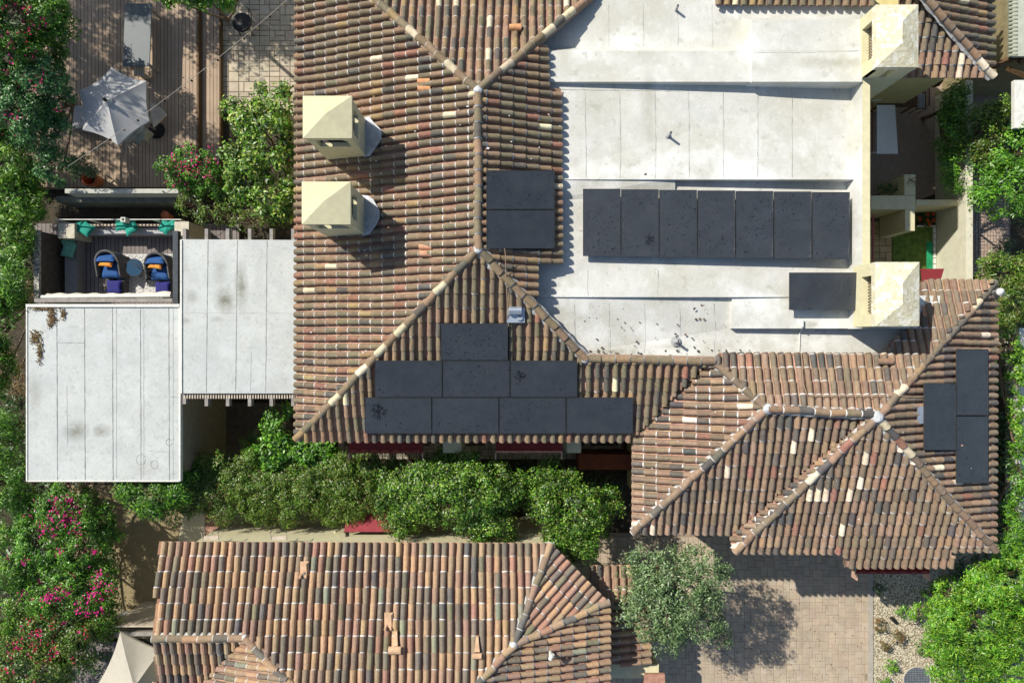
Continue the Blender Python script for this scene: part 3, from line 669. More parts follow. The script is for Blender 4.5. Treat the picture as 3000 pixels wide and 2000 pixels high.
panel((2803, 1021, 2897, 1217), 'upper of the two stacked upright solar panels near the east eave', 'solar panels on the east tile slope', pl=BE)
panel((2803, 1218, 2897, 1415), 'lower of the two stacked upright solar panels near the east eave', 'solar panels on the east tile slope', pl=BE)
ords = ('first (leftmost)', 'second', 'third', 'fourth (middle)', 'fifth', 'sixth', 'seventh (rightmost)')
for k in range(7):
    x0 = 1707 + k * 112; zq = 4.99 - .012 * k; t, P, n = panel((x0, 552 + k * 1.6, x0 + 112, 751 + k * 1.5), '%s of seven upright solar panels in the long row on the flat roof' % ords[k], 'row of seven solar panels on the flat roof', zz=(zq, zq, zq + .03, zq + .03)); legs(t, P, n, 4.55)
    if k == 1: splat(t, P, n, .75, .25, .16, 40)
    if k >= 3:      # pale dust that has settled along the right-hand edge
        mb = MB(); up_ = P[3] - P[0]; rt_ = P[1] - P[0]
        for (r0, r1) in ((.012, .30), (.62, .985)):
            for q in range(34):
                f = random.random(); rr = r0 + (r1 - r0) * f; wid = .10 * ((1 - f) if r0 < .1 else f) ** 1.3 * random.uniform(.2, 1); c_ = P[0] + up_ * rr + rt_ * (.985 - wid * random.random()) + n * .0015; e_ = random.uniform(.006, .016)
                mb.face([c_, c_ + rt_.normalized() * e_ * .5, c_ + rt_.normalized() * e_ * .3 + up_.normalized() * e_ * 2.2, c_ + up_.normalized() * e_ * 2])
        tag(mb.build('dust_mark', m_dust, t), kind='stuff')
t, P, n = panel((2312, 797, 2514, 909), 'single solar panel standing alone on the white flat roof beside the lower right chimney', 'solar panel on its own', zz=(4.92, 4.92, 4.98, 4.98)); legs(t, P, n, 4.55)
for o in bpy.data.objects:
    if o.get('group') == 'solar panel on its own': del o['group']

# ------------------------------------------------------------------ outbuilding and patio cover (west)
gar = thing('outbuilding', 'outbuilding with pale grey flat roof and brown leaf piles at its upper left corner', 'outbuilding', tuple(W(300, 1150, 0)))
mb = MB(); z = 3.3
T = [W(82, 1409, z), W(528, 1409, z), W(528, 893, z), W(79, 893, z)]
mb.prism(T, [p - Vector((0, 0, .14)) for p in T]); fr = mb
for x in (167, 248, 330, 412, 495): seam(x - 1, 896, x + 1, 1406, z, .022, 1, .004)
seam(165, 1003, 248, 1004, z, .015); seam(500, 1163, 526, 1164, z); seam(435, 1320, 495, 1324, z); seam(195, 1130, 197, 1300, z, .03, 2)
for x in (340, 420, 506): seam(x, 900, x, 1400, z, .03, 2, .004)
for cx, cy, r in ((413, 1345, 14), (452, 1360, 11), (495, 1295, 9)):
    pts = [(cx + r * math.cos(k * .6) * random.uniform(.9, 1.1), cy + r * math.sin(k * .6) * 1.1) for k in range(11)]
    for a, b in zip(pts[:-1], pts[1:]): seam(*a, *b, z, .012, 1)
mb.build('roof', [m_grey_roof, m_seam, m_grey_roof], gar)
mb = MB(); a, b = T[3], T[1]
for (x0, y0, x1, y1) in ((a.x, a.y - .06, b.x, a.y + .02), ): mb.box((x0, y0, z - .1), (x1, y1, z + .05))
mb.box((b.x - .03, b.y, z - .12), (b.x + .015, a.y - .065, z + .02)); mb.box((a.x - .015, b.y, z - .12), (a.x + .02, a.y - .065, z + .02)); mb.box((a.x + .022, b.y - .01, z - .12), (b.x - .032, b.y + .02, z + .02))
mb.build('roof_edge', m_plaster, gar)
mb = MB(); mb.box((a.x + .15, b.y + .15, 0), (b.x - .12, a.y - .15, z - .15)); mb.build('wall', M('garage_wall', (.30, .26, .18)), gar)
lm = MB()
for cx, cy, rx, ry, n_ in ((130, 905, 34, 6, 60), (152, 930, 12, 30, 130), (185, 920, 8, 16, 50), (105, 990, 14, 24, 120), (117, 1030, 9, 30, 90)):
    for _ in range(n_):
        p = W(cx + random.gauss(0, rx * .5), cy + random.gauss(0, ry * .5), z + .012); s = .03; a_ = random.uniform(0, 3)
        lm.face([p + Vector((math.cos(a_ + k * 1.57) * s * (1.4 if k % 2 else .5), math.sin(a_ + k * 1.57) * s * (1.4 if k % 2 else .5), random.uniform(0, .04))) for k in range(4)], random.choice(((.16, .10, .04), (.10, .06, .03), (.20, .15, .06))))
tag(lm.build('leaf_litter', m_attr), 'brown drifts of dry leaves on the upper left of the grey outbuilding roof', 'leaf litter', kind='stuff')

cov_ = thing('patio_cover', 'flat grey membrane patio cover on timber rafters between the outbuilding and the tiled house', 'patio cover', tuple(W(700, 930, 0)))
mb = MB(); z = 3.42
T = [W(530, 1152, z), W(880, 1152, z), W(880, 703, z), W(530, 701, z)]
mb.prism(T, [p - Vector((0, 0, .07)) for p in T]); fr = mb
for x0, x1 in ((609, 604), (695, 690), (782, 778)): seam(x0, 704, x1, 1149, z, .02, 1, .005)
seam(532, 914, 862, 916, z, .06, 2); seam(735, 1030, 733, 1146, z, .02, 2)
mb.build('roof', [m_grey_roof, m_seam, m_grey_roof], cov_)
mb = MB(); a, b = T[0], T[2]
mb.box((a.x - .01, a.y, z - .1), (a.x + .04, b.y, z + .03)); mb.build('roof_edge', m_plaster, cov_)
for k, px in enumerate((546, 610, 672, 736, 799, 862)):
    c = W(px, 1152, z - .2); d_ = W(px - 2, 703, z - .2)
    r_ = MB(); r_.box((c.x - .045, W(0, 1188 if k else 1182, z - .2).y, z - .26), (c.x + .045, W(0, 672, z - .2).y, z - .08)); r_.build('rafter', m_pwood if False else m_wood, cov_)
sl = MB()
x0 = W(540, 1160, z - .1).x; x1 = W(862, 1160, z - .1).x; x = x0
while x < x1:
    sl.box((x, W(0, 1167, z - .1).y, z - .075), (x + .035, T[0].y + .3, z - .071 + .0)); x += .072
sl.build('slats', m_pwood, cov_)
for y0_, y1_ in ((T[0].y + .25, T[0].y + .38), (b.y - .5, b.y - .38)):
    bm_ = MB(); bm_.box((x0, y0_, z - .45), (x1 + .2, y1_, z - .27)); bm_.build('beam', m_wood, cov_)
for x in (x0 + .1, x1 - .3):
    for y in (T[0].y + .31, b.y - .44): bm_ = MB(); bm_.box((x - .06, y - .06, 0), (x + .06, y + .06, z - .452)); bm_.build('post', m_wood, cov_)

# ------------------------------------------------------------------ lounge corner
def wall_thing(name, label, cat, poly, z, mat, zb=0, group=None, kind=None):
    mb = MB(); P = [W(x, y, z) for x, y in poly]
    if (P[1] - P[0]).cross(P[2] - P[1]).z < 0: P.reverse()
    mb.prism(P, [Vector((p.x, p.y, zb)) for p in P]); return tag(mb.build(name, mat), label, cat, group, kind)
def rect(a, b, c, d): return [(a, d), (c, d), (c, b), (a, b)]
wall_thing('garden_wall', 'long grey capped wall along the lower edge of the brown deck', 'wall', rect(190, 553, 522, 566), 1.5, M('wallcap', (.44, .44, .38), var=.1))
wall_thing('planter_ledge', 'dark grey ledge just below the long grey wall under the deck', 'ledge', rect(165, 575, 512, 592), .9, M('ledge', (.16, .17, .14), var=.3, bump=1, bscale=60))
lw = thing('garden_wall', 'weathered speckled wall top on the left side of the seating corner', 'wall', tuple(W(106, 780, 0)))
mb = MB(); a, b = W(99, 876, 1.35), W(114, 674, 1.35); mb.box((a.x, a.y, 1.25), (b.x, b.y, 1.35)); mb.build('wall_cap', M('spk', (.46, .45, .41), var=.2, stain=[(16, .5, .55, .8, (.12, .12, .11))]), lw)
mb = MB(); mb.box((a.x + .02, a.y + .02, 0), (b.x - .02, b.y - .02, 1.248)); mb.build('wall_body', m_dwood if False else M('umber', (.10, .085, .07), var=.3), lw)
pil_m = M('pillar', (.52, .48, .38), var=.15, bump=.8, bscale=20)
wall_thing('stone_pillar', 'pale square stone pillar at the left end of the cushioned bench', 'pillar', rect(170, 653, 218, 698), 1.0, pil_m, group='pillars of the bench')
wall_thing('stone_pillar', 'pale square stone pillar at the right end of the bench beside the patio cover', 'pillar', rect(511, 649, 553, 690), 1.2, pil_m, group='pillars of the bench')
be = thing('bench', 'long white slatted bench against the railing with teal pillows on it', 'bench', tuple(W(370, 670, 0)))
mb = MB(); a, b = W(218, 688, .55), W(511, 668, .55)
for k in range(4):
    y = a.y + k * (b.y - a.y) / 4; mb.box((a.x, y, .50), (b.x, y + (b.y - a.y) / 4 - .012, .55))
mb.build('seat', M('bench_white', (.50, .49, .50), var=.1), be)
mb = MB(); c = W(220, 655, .95); x = c.x
while x < b.x - .1:
    mb.box((x, b.y + .04, .5), (x + .06, b.y + .09, .74)); x += .11
mb.build('backrest', m_pwood, be)
mb = MB(); mb.box((a.x, a.y, .1), (b.x, a.y + .04, .498)); mb.build('front_board', m_wood, be)
mb = MB(); mb.box((W(158, 644, 1.15).x, W(0, 644, 1.15).y, 1.1), (W(530, 646, 1.15).x, W(0, 641.5, 1.15).y, 1.15)); 
for px in (165, 260, 355, 450, 528): p = W(px, 644, 1.1); mb.box((p.x - .02, p.y - .02, .1), (p.x + .02, p.y + .02, 1.1))
tag(mb.build('railing', m_plaster), 'thin white railing rail behind the bench of teal pillows', 'railing')
wall_thing('side_bench', 'grey built-in side bench along the left of the seating corner', 'bench', rect(190, 700, 226, 862), .5, M('bench_grey', (.24, .23, .23), var=.1), zb=.12)
def square_ring(px, py, z, s, m, label):
    p = W(px, py, z); mb = MB()
    for (x0, y0, x1, y1) in ((-s, -s, s, -s * .6), (-s, s * .6, s, s), (-s, -s * .6, -s * .6, s * .6), (s * .6, -s * .6, s, s * .6)): mb.box((p.x + x0, p.y + y0, z - .25), (p.x + x1, p.y + y1, z))
    mb.box((p.x - s * .6, p.y - s * .6, z - .25), (p.x + s * .6, p.y + s * .6, z - .2)); return tag(mb.build('post_cap', m), label, 'post cap')
square_ring(360, 643, 1.3, .07, m_plaster, 'small white square hollow post cap in the middle of the railing')
# overhead beams framing the corner
mb = MB(); a, b = W(506, 888, 2.9), W(521, 676, 2.9); mb.box((a.x, a.y, 2.72), (b.x, b.y, 2.9)); mb.box((a.x + .02, a.y + .03, .1), (a.x + .14, a.y + .15, 2.718))
o = mb.build('overhead_beam', m_dwood); tag(o, 'dark grey overhead beam running down the right side of the seating corner', 'beam')
mb = MB(); a, b = W(100, 885, 2.9), W(505, 874, 2.9); mb.box((a.x, a.y, 2.75), (b.x, b.y, 2.9)); mb.box((a.x, a.y, .1), (a.x + .12, b.y, 2.745))
tag(mb.build('overhead_beam', m_wood), 'grey overhead beam along the bottom of the seating corner beside the outbuilding roof', 'beam')
aw = thing('retractable_awning', 'rolled white fabric awning along the bottom edge of the seating corner', 'awning', tuple(W(310, 868, 2.6)))
mb = MB(); mb.tube([W(122, 870, 2.85), W(500, 866, 2.85)], .05, n=12); mb.build('roller', m_plaster, aw)
mb = MB(); n_ = 30
mb.grid([[W(130 + 370 * k / n_, 866 - (4 if k > 20 else 0) * (k - 20) / 10, 2.75) for k in range(n_ + 1)], [W(138 + 362 * k / n_, 859 - (6 if k > 20 else 0) * (k - 20) / 10 + 1.6 * math.sin(k * 1.5), 2.6 + .02 * math.sin(k * 2)) for k in range(n_ + 1)]])
mb.build('valance', M('valance', (.72, .68, .58), trans=.2), aw)

rug = thing('rug', 'pale herringbone patterned rug under the blue armchairs', 'rug', tuple(W(425, 805, .13)))
mb = MB(); a, b = W(345, 868, .135), W(512, 744, .135); mb.box((a.x, a.y, .122), (b.x, b.y, .14), (.55, .55, .52))
u = .055; yy = a.y + .03; r_ = 0
while yy < b.y - .08:
    xx = a.x + .04 + (.03 if r_ % 2 else 0)
    while xx < b.x - .08:
        s_ = 1 if (int(xx / (u * 2)) + r_) % 2 else -1
        mb.face([(xx, yy, .1445), (xx + .012, yy - .006, .1445), (xx + .012 + .05 * 1, yy + .05 * s_, .1445), (xx + .05, yy + .008 + .05 * s_, .1445)], (.16, .16, .17)); xx += .075
    yy += .062; r_ += 1
mb.build('rug_field', m_attr, rug)

def puff(cx, cy, cz, sx, sy, sz, rz=0, tilt=0, c=(1, 1, 1), pw=.35, n=10, tax=0):
    mb = MB(); Rm = Matrix.Rotation(rz, 3, 'Z') @ Matrix.Rotation(tilt, 3, 'X') @ Matrix.Rotation(tax, 3, 'Y')
    for sgn in (1, -1):
        rows = []
        for i in range(n + 1):
            row = []
            for j in range(n + 1):
                x, y = -1 + 2 * i / n, -1 + 2 * j / n
                h = ((1 - x ** 4) * (1 - y ** 4)) ** pw
                pin = 1 - .07 * (1 - abs(x)) * abs(y) ** 3; pin2 = 1 - .07 * (1 - abs(y)) * abs(x) ** 3
                row.append(Vector((cx, cy, cz)) + Rm @ Vector((x * sx / 2 * pin2, y * sy / 2 * pin, sgn * h * sz / 2)))
            rows.append(row if sgn > 0 else row[::-1])
        mb.grid(rows, c)
    return mb
m_teal = M('teal_cloth', (.015, .26, .19), var=.15, bump=.2, bscale=30); m_teal2 = M('sage_cloth', (.14, .36, .27), var=.15, bump=.2)
m_orange = M('orange_cloth', (.75, .25, .03), var=.1, bump=.2, stain=[(16, .5, .55, .8, (.70, .48, .10)), (20, .55, .6, .8, (.55, .05, .03))])
m_blue = M('blue_cloth', (.022, .085, .26), var=.1, bump=.2); m_blue2 = M('indigo_cloth', (.022, .022, .16), var=.1, bump=.2)
m_wicker = M('wicker', (.12, .12, .12), var=.3, bump=1, bscale=50)
for px, py, s, rz, mm, lab in ((229, 664, .28, .3, m_teal, 'dark teal pillow lying against the left stone pillar on the bench'), (253, 671, .36, -.5, m_teal, 'teal pillow on the bench, just right of the darker one by the left pillar'),
                               (357, 658, .36, .2, m_teal, 'flatter teal pillow at the middle of the bench, tucked behind another'), (383, 667, .38, .55, m_teal, 'creased teal pillow at the middle of the bench, lying in front of another'),
                               (484, 665, .36, 1.1, m_teal, 'large teal pillow at the right end of the bench'), (503, 660, .28, .4, m_teal, 'small teal pillow squeezed at the right end of the bench by the beam'),
                               (192, 711, .38, .5, m_teal2, 'upper of two pale sage pillows on the grey side bench'), (191, 733, .36, -.2, m_teal2, 'lower of two pale sage pillows on the grey side bench')):
    p = W(px, py, .78); s *= 1.12; o = puff(p.x, p.y, p.z if py < 700 else .62, s, s, .15, rz, -.35 if py < 700 else -.2).build('pillow', mm, smooth=True); tag(o, lab, 'pillow', 'scatter pillows on the benches')
def armchair(px, py, lab, group):
    z0 = .14; p = W(px, py, .5); t = thing('armchair', lab, 'armchair', (p.x, p.y, z0), group)
    mb = MB(); R = .40
    def arc(r, z, k): a_ = PI * (-.12 + 1.24 * k / 24); x = r * math.cos(a_) * .95; y = r * math.sin(a_) * 1.15; 
    pts = []
    for k in range(29):
        f = k / 28
        if f < .18: x, y = R * .93, -.40 + .42 * f / .18
        elif f > .82: x, y = -R * .93, .02 - .42 * (f - .82) / .18
        else: a_ = PI * (f - .18) / .64; x, y = R * .93 * math.cos(a_), .02 + .40 * math.sin(a_)
        pts.append((x, y, .50 + .22 * math.sin(PI * f)))
    O = [[Vector((p.x + x * s, p.y + y * s, z0 + zz_)) for x, y, zz in pts for zz_ in [zz if hi else 0]] for s, hi in ((1.0, 0), (1.04, 1), (1.0, 1), (.86, 1), (.86, 0))]
    for k in range(29):     # round the rim
        O[2][k].z += .03; O[3][k].z -= .0
    mb.grid(O); mb.build('wicker_shell', m_wicker, t, smooth=True)
    puff(p.x, p.y - .12, z0 + .36, .62, .62, .2, 0, 0, pw=.16).build('seat_cushion', m_blue, t, smooth=True)
    puff(p.x, p.y + .20, z0 + .58, .58, .42, .17, 0, -.9, pw=.25).build('back_cushion', m_blue, t, smooth=True)
    mb = MB(); mb.box((p.x - .33, p.y - .40, z0), (p.x + .33, p.y + .3, z0 + .25)); mb.build('base', m_wicker, t)
    return p
pA = armchair(327, 776, 'left of two round wicker armchairs with blue cushions and an orange pillow', 'wicker armchairs')
pB = armchair(470, 782, 'right of two round wicker armchairs with blue cushions, close to the overhead beam', 'wicker armchairs')
for p, lab in ((pA, 'patterned orange pillow in the left blue armchair'), (pB, 'patterned orange pillow in the right blue armchair')):
    tag(puff(p.x - .02, p.y + .03, .74, .42, .24, .13, -.12, -.5).build('pillow', m_orange, smooth=True), lab, 'pillow', 'orange pillows')
for px, py, lab in ((335, 841, 'left blue cushioned ottoman in front of the left armchair'), (477, 845, 'right blue cushioned ottoman in front of the right armchair')):
    p = W(px, py, .45); t = thing('ottoman', lab, 'ottoman', (p.x, p.y, .14), 'wicker ottomans')
    mb = MB(); mb.box((p.x - .26, p.y - .22, .14), (p.x + .28, p.y + .22, .40)); mb.build('base', m_wicker, t); puff(p.x, p.y, .45, .48, .44, .14, pw=.14).build('cushion', m_blue2, t, smooth=True)
p = W(393, 784, .6); t = thing('side_table', 'small round glass side table between the two blue armchairs', 'table', (p.x, p.y, .14))
mb = MB(); mb.lathe([(0, .60), (.26, .60), (.275, .59), (.275, .58), (0, .58)], p.x, p.y, n=28); mb.build('table_top', m_glass, t, smooth=False)
mb = MB()
for a_ in (0.4, 2.5, 4.6): mb.tube([(p.x + .05 * math.cos(a_), p.y + .05 * math.sin(a_), .57), (p.x + .24 * math.cos(a_), p.y + .24 * math.sin(a_), .15)], .012, n=6)
mb.tube([(p.x + .272 * math.cos(k * PI / 14), p.y + .272 * math.sin(k * PI / 14), .595) for k in range(28)], .011, n=6, closed=True)
mb.build('frame', m_black, t)
mb = MB(); q = W(425, 790, .9)
mb.tube([W(385, 765, .75), W(410, 778, .85), W(430, 795, .85), W(440, 800, .8)], .010, n=6); mb.tube([W(383, 770, .72), W(405, 784, .82), W(425, 800, .8)], .010, n=6)
for cx, cy, r0, a0, a1, zz in ((412, 770, 9, 0, 4.2, .8), (443, 800, 14, 1, 5.2, .7), (446, 818, 20, 2.0, 5.0, .4)):
    mb.tube([W(cx + r0 * (1 - .03 * k) * math.cos(a0 + (a1 - a0) * k / 16), cy + r0 * (1 - .03 * k) * math.sin(a0 + (a1 - a0) * k / 16), zz) for k in range(17)], .010, n=6)
for px, py in ((432, 838), (460, 835), (440, 800)): mb.tube([W(px, py, .14), W(430, 797, .8)], .009, n=6)
tag(mb.build('plant_stand', m_black), 'curled black wrought iron stand between the side table and right armchair', 'plant stand')
p = W(483, 630, .5); mb = MB(); mb.lathe([(.0, .12), (.09, .12), (.115, .5), (.13, .5), (.13, .46), (.1, .46), (.0, .45)], p.x, p.y, n=20)
tag(mb.build('flower_pot', m_terra, smooth=False), 'small round orange pot standing behind the railing', 'flower pot')

# ------------------------------------------------------------------ deck furniture
p = W(401, 102, .8); t = thing('dining_table', 'long dark grey dining table with benches at the top of the deck', 'table', (p.x, p.y, .36))
mb = MB(); mb.prism([W(360, 194, 1.1), W(437, 194, 1.1), W(444, 11, 1.1), W(366, 11, 1.1)], [W(360, 194, 1.1) - Vector((0, 0, .04)), W(437, 194, 1.1) - Vector((0, 0, .04)), W(444, 11, 1.1) - Vector((0, 0, .04)), W(366, 11, 1.1) - Vector((0, 0, .04))])
mb.build('table_top', M('table_grey', (.105, .125, .13), rough=.5, var=.06, bump=.05), t)
for px, py in ((368, 185), (430, 185), (434, 20), (374, 20)):
    q = W(px, py, 1.05); mb = MB(); mb.box((q.x - .03, q.y - .03, .36), (q.x + .03, q.y + .03, 1.05)); mb.build('leg', m_wood, t)
mb = MB(); a, b = W(392, 222, .8), W(424, 30, .8)
for k in range(4): x = a.x + k * (b.x - a.x) / 4; mb.box((x, a.y, .76), (x + (b.x - a.x) / 4 - .015, b.y, .8))
for y in (a.y + .1, b.y - .1): mb.box((a.x + .05, y - .03, .36), (b.x - .05, y + .03, .758))
tag(mb.build('bench', m_pwood), 'narrow pale slatted bench poking out from under the grey dining table', 'bench')

def umbrella(corn, cen, zr, zt, lab, base, mat=m_fabric, cord=None, fin=True):
    C0 = W(*cen, zt); t = thing('patio_umbrella', lab, 'umbrella', (C0.x, C0.y, base)); K = [W(x, y, zr) for x, y in corn]; n = len(K); mb = MB(); N_ = 10
    for i in range(n):
        A, B = K[i], K[(i + 1) % n]; rows = []
        for r in range(N_ + 1):
            f = r / N_; row = []
            for c in range(9):
                s = c / 8; e = A.lerp(B, s); sag = 4 * s * (1 - s)
                e = e.lerp(C0, .075 * sag); q = C0.lerp(e, f); q.z = zt + (zr - zt) * (f ** 1.15) - .05 * sag * f * (1 - f) * 2 - .03 * sag * f
                row.append(q)
            rows.append(row)
        mb.grid(rows)
        mb.grid([rows[-1], [q - Vector((0, 0, .07)) for q in rows[-1]]])
    o = mb.build('canopy', mat, t, smooth=True)
    mb = MB(); v = [C0.lerp(k, .13) + Vector((0, 0, .035)) for k in K]; top = C0 + Vector((0, 0, .09))
    for i in range(n): mb.face([top, v[i], v[(i + 1) % n]])
    mb.build('vent_flap', mat, t)
    mb = MB(); mb.tube([(C0.x, C0.y, base), (C0.x, C0.y, zt + .05)], .025, n=10); mb.build('pole', m_wood, t)
    if fin: mb = MB(); mb.lathe([(.0, zt + .2), (.045, zt + .18), (.05, zt + .1), (.02, zt + .08)], C0.x, C0.y, n=14); mb.build('finial', m_black, t, smooth=True)
    mb = MB()
    for k in K: mb.tube([C0 - Vector((0, 0, .04)), k - Vector((0, 0, .04))], .010, n=5)
    mb.build('rib', m_wood, t)
    mb = MB(); mb.lathe([(.0, base + .08), (.24, base + .06), (.26, base), (0, base)], C0.x, C0.y, n=20); mb.build('base', m_black, t)
    return t
umbrella([(326, 197), (429, 238), (437, 355), (345, 426), (242, 381), (229, 266)], (315, 297), 2.55, 3.0, 'open light grey hexagonal patio umbrella standing on the brown deck', .36)
umbrella([(352, 1850), (470, 1905), (520, 2030), (440, 2120), (300, 2110), (262, 2040)], (395, 2010), 2.5, 3.3, 'beige shade umbrella cut by the bottom edge, left of the neighbouring tiled roof', 0, M('beige_canvas', (.44, .41, .34), var=.05, trans=.1), fin=False)
mb = MB(); sofa = thing('outdoor_sofa', 'grey cushioned outdoor sofa half hidden by the hexagonal umbrella', 'sofa', tuple(W(235, 340, .36)))
a, b = W(199, 376, .85), W(290, 306, .85); mb.box((a.x, a.y, .36), (b.x, b.y, .68)); mb.build('base', m_wood, sofa)
m_gc = M('grey_cushion', (.40, .40, .41), var=.07)
puff((a.x + b.x) / 2, (a.y + b.y) / 2, .77, b.x - a.x, b.y - a.y, .2, pw=.12).build('seat_cushion', m_gc, sofa, smooth=True)
mb = MB(); rows = []
for i in range(13):
    row = []
    for j in range(13):
        u_, v_ = i / 12, j / 12; x = 362 + 66 * u_ + 8 * math.sin(v_ * 7); y = 372 + 48 * v_ * (1 - .35 * abs(u_ - .45)) + 5 * math.sin(u_ * 14)
        row.append(W(x, y, .95 + .12 * math.sin(u_ * 9 + v_ * 3) * math.sin(v_ * 6) - .35 * max(0, v_ - .5)))
    rows.append(row)
mb.grid(rows); mb.grid([rows[-1], [q - Vector((0, 0, .3)) for q in rows[-1]]])
tag(mb.build('furniture_cover', M('cover_cloth', (.42, .43, .36), var=.08, trans=.1), smooth=True), 'crumpled pale cloth cover on furniture below the right edge of the hexagonal umbrella', 'cloth')
# curved low table tops beside umbrella
mb = MB(); pts = [(442, 345), (449, 374), (487, 338), (478, 322), (460, 308), (438, 300)]
P = [W(x, y, .75) for x, y in pts]; P = P if (P[1] - P[0]).cross(P[2] - P[1]).z > 0 else P[::-1]; mb.prism(P, [q - Vector((0, 0, .05)) for q in P]); c_ = sum(P, Vector()) / 6; mb.tube([(c_.x, c_.y, .36), (c_.x, c_.y, .7)], .05)
tag(mb.build('low_table', m_pwood), 'curved pale wooden low table at the right edge of the umbrella', 'table')
p = W(697, 52, .8); t = thing('round_stool', 'dark round wire chair under the small tree at the top of the deck', 'chair', (p.x, p.y, .02))
mb = MB(); mb.lathe([(0, .5), (.30, .5), (.31, .47), (0, .47)], p.x, p.y, n=20); mb.build('seat', m_black, t)
mb = MB(); mb.tube([(p.x + .42 * math.cos(a_), p.y + .42 * math.sin(a_), .8) for a_ in [-1.6 + k * .17 for k in range(16)]], .014, n=6)
for a_ in (-1.4, -.7, 0, .7): mb.tube([(p.x + .28 * math.cos(a_), p.y + .28 * math.sin(a_), .5), (p.x + .42 * math.cos(a_), p.y + .42 * math.sin(a_), .8)], .009, n=5)
mb.build('backrest', m_black, t)
mb = MB()
for a_ in (.7, 2.3, 3.9, 5.5): mb = MB(); mb.tube([(p.x + .22 * math.cos(a_), p.y + .22 * math.sin(a_), .48), (p.x + .3 * math.cos(a_), p.y + .3 * math.sin(a_), .02)], .012, n=6); mb.build('leg', m_black, t)
p = W(766, 235, .03); mb = MB(); mb.lathe([(0, .045), (.10, .045), (.12, .03)], p.x, p.y, (.5, .45, .36), n=24)
for k in range(-3, 4): w_ = math.sqrt(.0095 - (k * .026) ** 2); mb.box((p.x - w_, p.y + k * .026 - .005, .046), (p.x + w_, p.y + k * .026 + .005, .05), (.16, .13, .1), rz=0)
tag(mb.build('drain_cover', m_attr), 'round slotted drain cover set in the cream patio stones', 'drain cover')

# festoon lights
sl = thing('string_lights', 'string of small bulbs on a cable crossing the deck diagonally', 'string lights', tuple(W(520, 240, 3.3)))
A, B = W(850, -8, 3.5), W(198, 488, 3.0); mb = MB(); cp = [A.lerp(B, k / 30) - Vector((0, 0, .25 * 4 * (k / 30) * (1 - k / 30))) for k in range(31)]; mb.tube(cp, .008, n=5); mb.build('cable', M('cable', (.35, .32, .27)), sl)
for k in range(1, 17):
    f = (k - .4) / 16.5; i = min(29, int(f * 30)); q = cp[i].lerp(cp[i + 1], f * 30 - i)
    mb = MB(); mb.lathe([(.0, 0), (.018, -.005), (.020, -.05), (.03, -.08), (.022, -.11), (0, -.12)], q.x, q.y, n=8); mb.v = [(x, y, z_ + q.z) for x, y, z_ in mb.v]; mb.build('bulb', m_pwood if k % 2 else m_black, sl, smooth=True)

# ------------------------------------------------------------------ east courtyard
cw = thing('courtyard_wall', 'cream T-shaped courtyard wall beside the parapet with a sunlit yellow panel', 'wall', tuple(W(2650, 600, 0)))
mb = MB()
for q, z in ((rect(2552, 573, 2682, 613), 1.45), (rect(2650, 511, 2682, 572), 1.45), (rect(2652, 614, 2680, 676), 1.45)):
    P = [W(x, y, z) for x, y in q]; mb.prism(P, [Vector((p.x, p.y, 0)) for p in P])
mb.build('wall_body', m_stucco, cw)
cw2 = thing('courtyard_wall', 'grey topped courtyard wall whose inner yellow face looks onto the orange flower bed', 'wall', tuple(W(2750, 594, 0)))
mb = MB(); P = [W(x, y, 1.15) for x, y in rect(2684, 585, 2828, 602)]; mb.prism(P, [Vector((p.x, p.y, 0)) for p in P]); mb.build('wall_body', m_stucco, cw2)
wall_thing('boundary_wall', 'long white topped boundary wall between the courtyard and the brick side path', 'wall', rect(2830, 235, 2850, 834), 1.5, M('wallwhite', (.60, .58, .45), var=.07, bump=.3))
sheet('lawn', [(2615, 640), (2738, 640), (2738, 830), (2615, 830)], .03, m_grass, kind='stuff')
sheet('flower_bed_soil', [(2740, 610), (2790, 610), (2790, 830), (2740, 830)], .035, m_soil)
sheet('flower_bed_soil', [(2680, 615), (2739, 615), (2739, 664), (2680, 664)], .036, m_soil)
pavers('courtyard_paving', [(2540, 640), (2614, 640), (2614, 830), (2540, 830)], .03, .2, [(.34, .27, .15), (.37, .30, .18)], m_paver, sizes=((1, 1), (2, 1), (1, 2)))
mb = MB()
for k in range(4): a, b = W(2688 + k * 14, 664, .1), W(2700 + k * 14, 660, .1); mb.box((a.x, a.y, 0), (b.x, b.y, .1))
for k in range(7): a, b = W(2736, 682 + k * 18, .1), W(2742, 666 + k * 18, .1); mb.box((a.x, a.y, 0), (b.x, b.y, .1))
tag(mb.build('lawn_edging', m_plaster), 'row of pale edging blocks around the small lawn', 'edging')
red = MB(); a, b = W(2550, 762, 2.9), W(2571, 628, 2.9); red.prism([(a.x, a.y, 3.0), (b.x, a.y, 2.7), (b.x, b.y, 2.7), (a.x, b.y, 3.0)], [(a.x, a.y, 2.97), (b.x, a.y, 2.67), (b.x, b.y, 2.67), (a.x, b.y, 2.97)]); red.build('awning', m_red, house)
red = MB(); a, b = W(2550, 446, 2.9), W(2568, 296, 2.9); red.prism([(a.x, a.y, 3.0), (b.x, a.y, 2.7), (b.x, b.y, 2.7), (a.x, b.y, 3.0)], [(a.x, a.y, 2.97), (b.x, a.y, 2.67), (b.x, b.y, 2.67), (a.x, b.y, 2.97)]); red.build('awning', m_red, house)
red = MB(); q0, q1 = W(2698, 787, 2.6), W(2766, 787, 2.6); q2, q3 = W(2755, 824, 3.3), W(2702, 824, 3.3); red.prism([q2, q1, q0, q3], [p - Vector((0, 0, .03)) for p in (q2, q1, q0, q3)]); red.build('awning', m_red, house)
red = MB(); a, b = W(1330, 1384, 1.9), W(1690, 1384, 1.9)
ca = thing('canvas_awning', 'pale cream canvas awning with one folded corner hung off the parapet wall', 'awning', tuple(W(2600, 380, 2.6)))
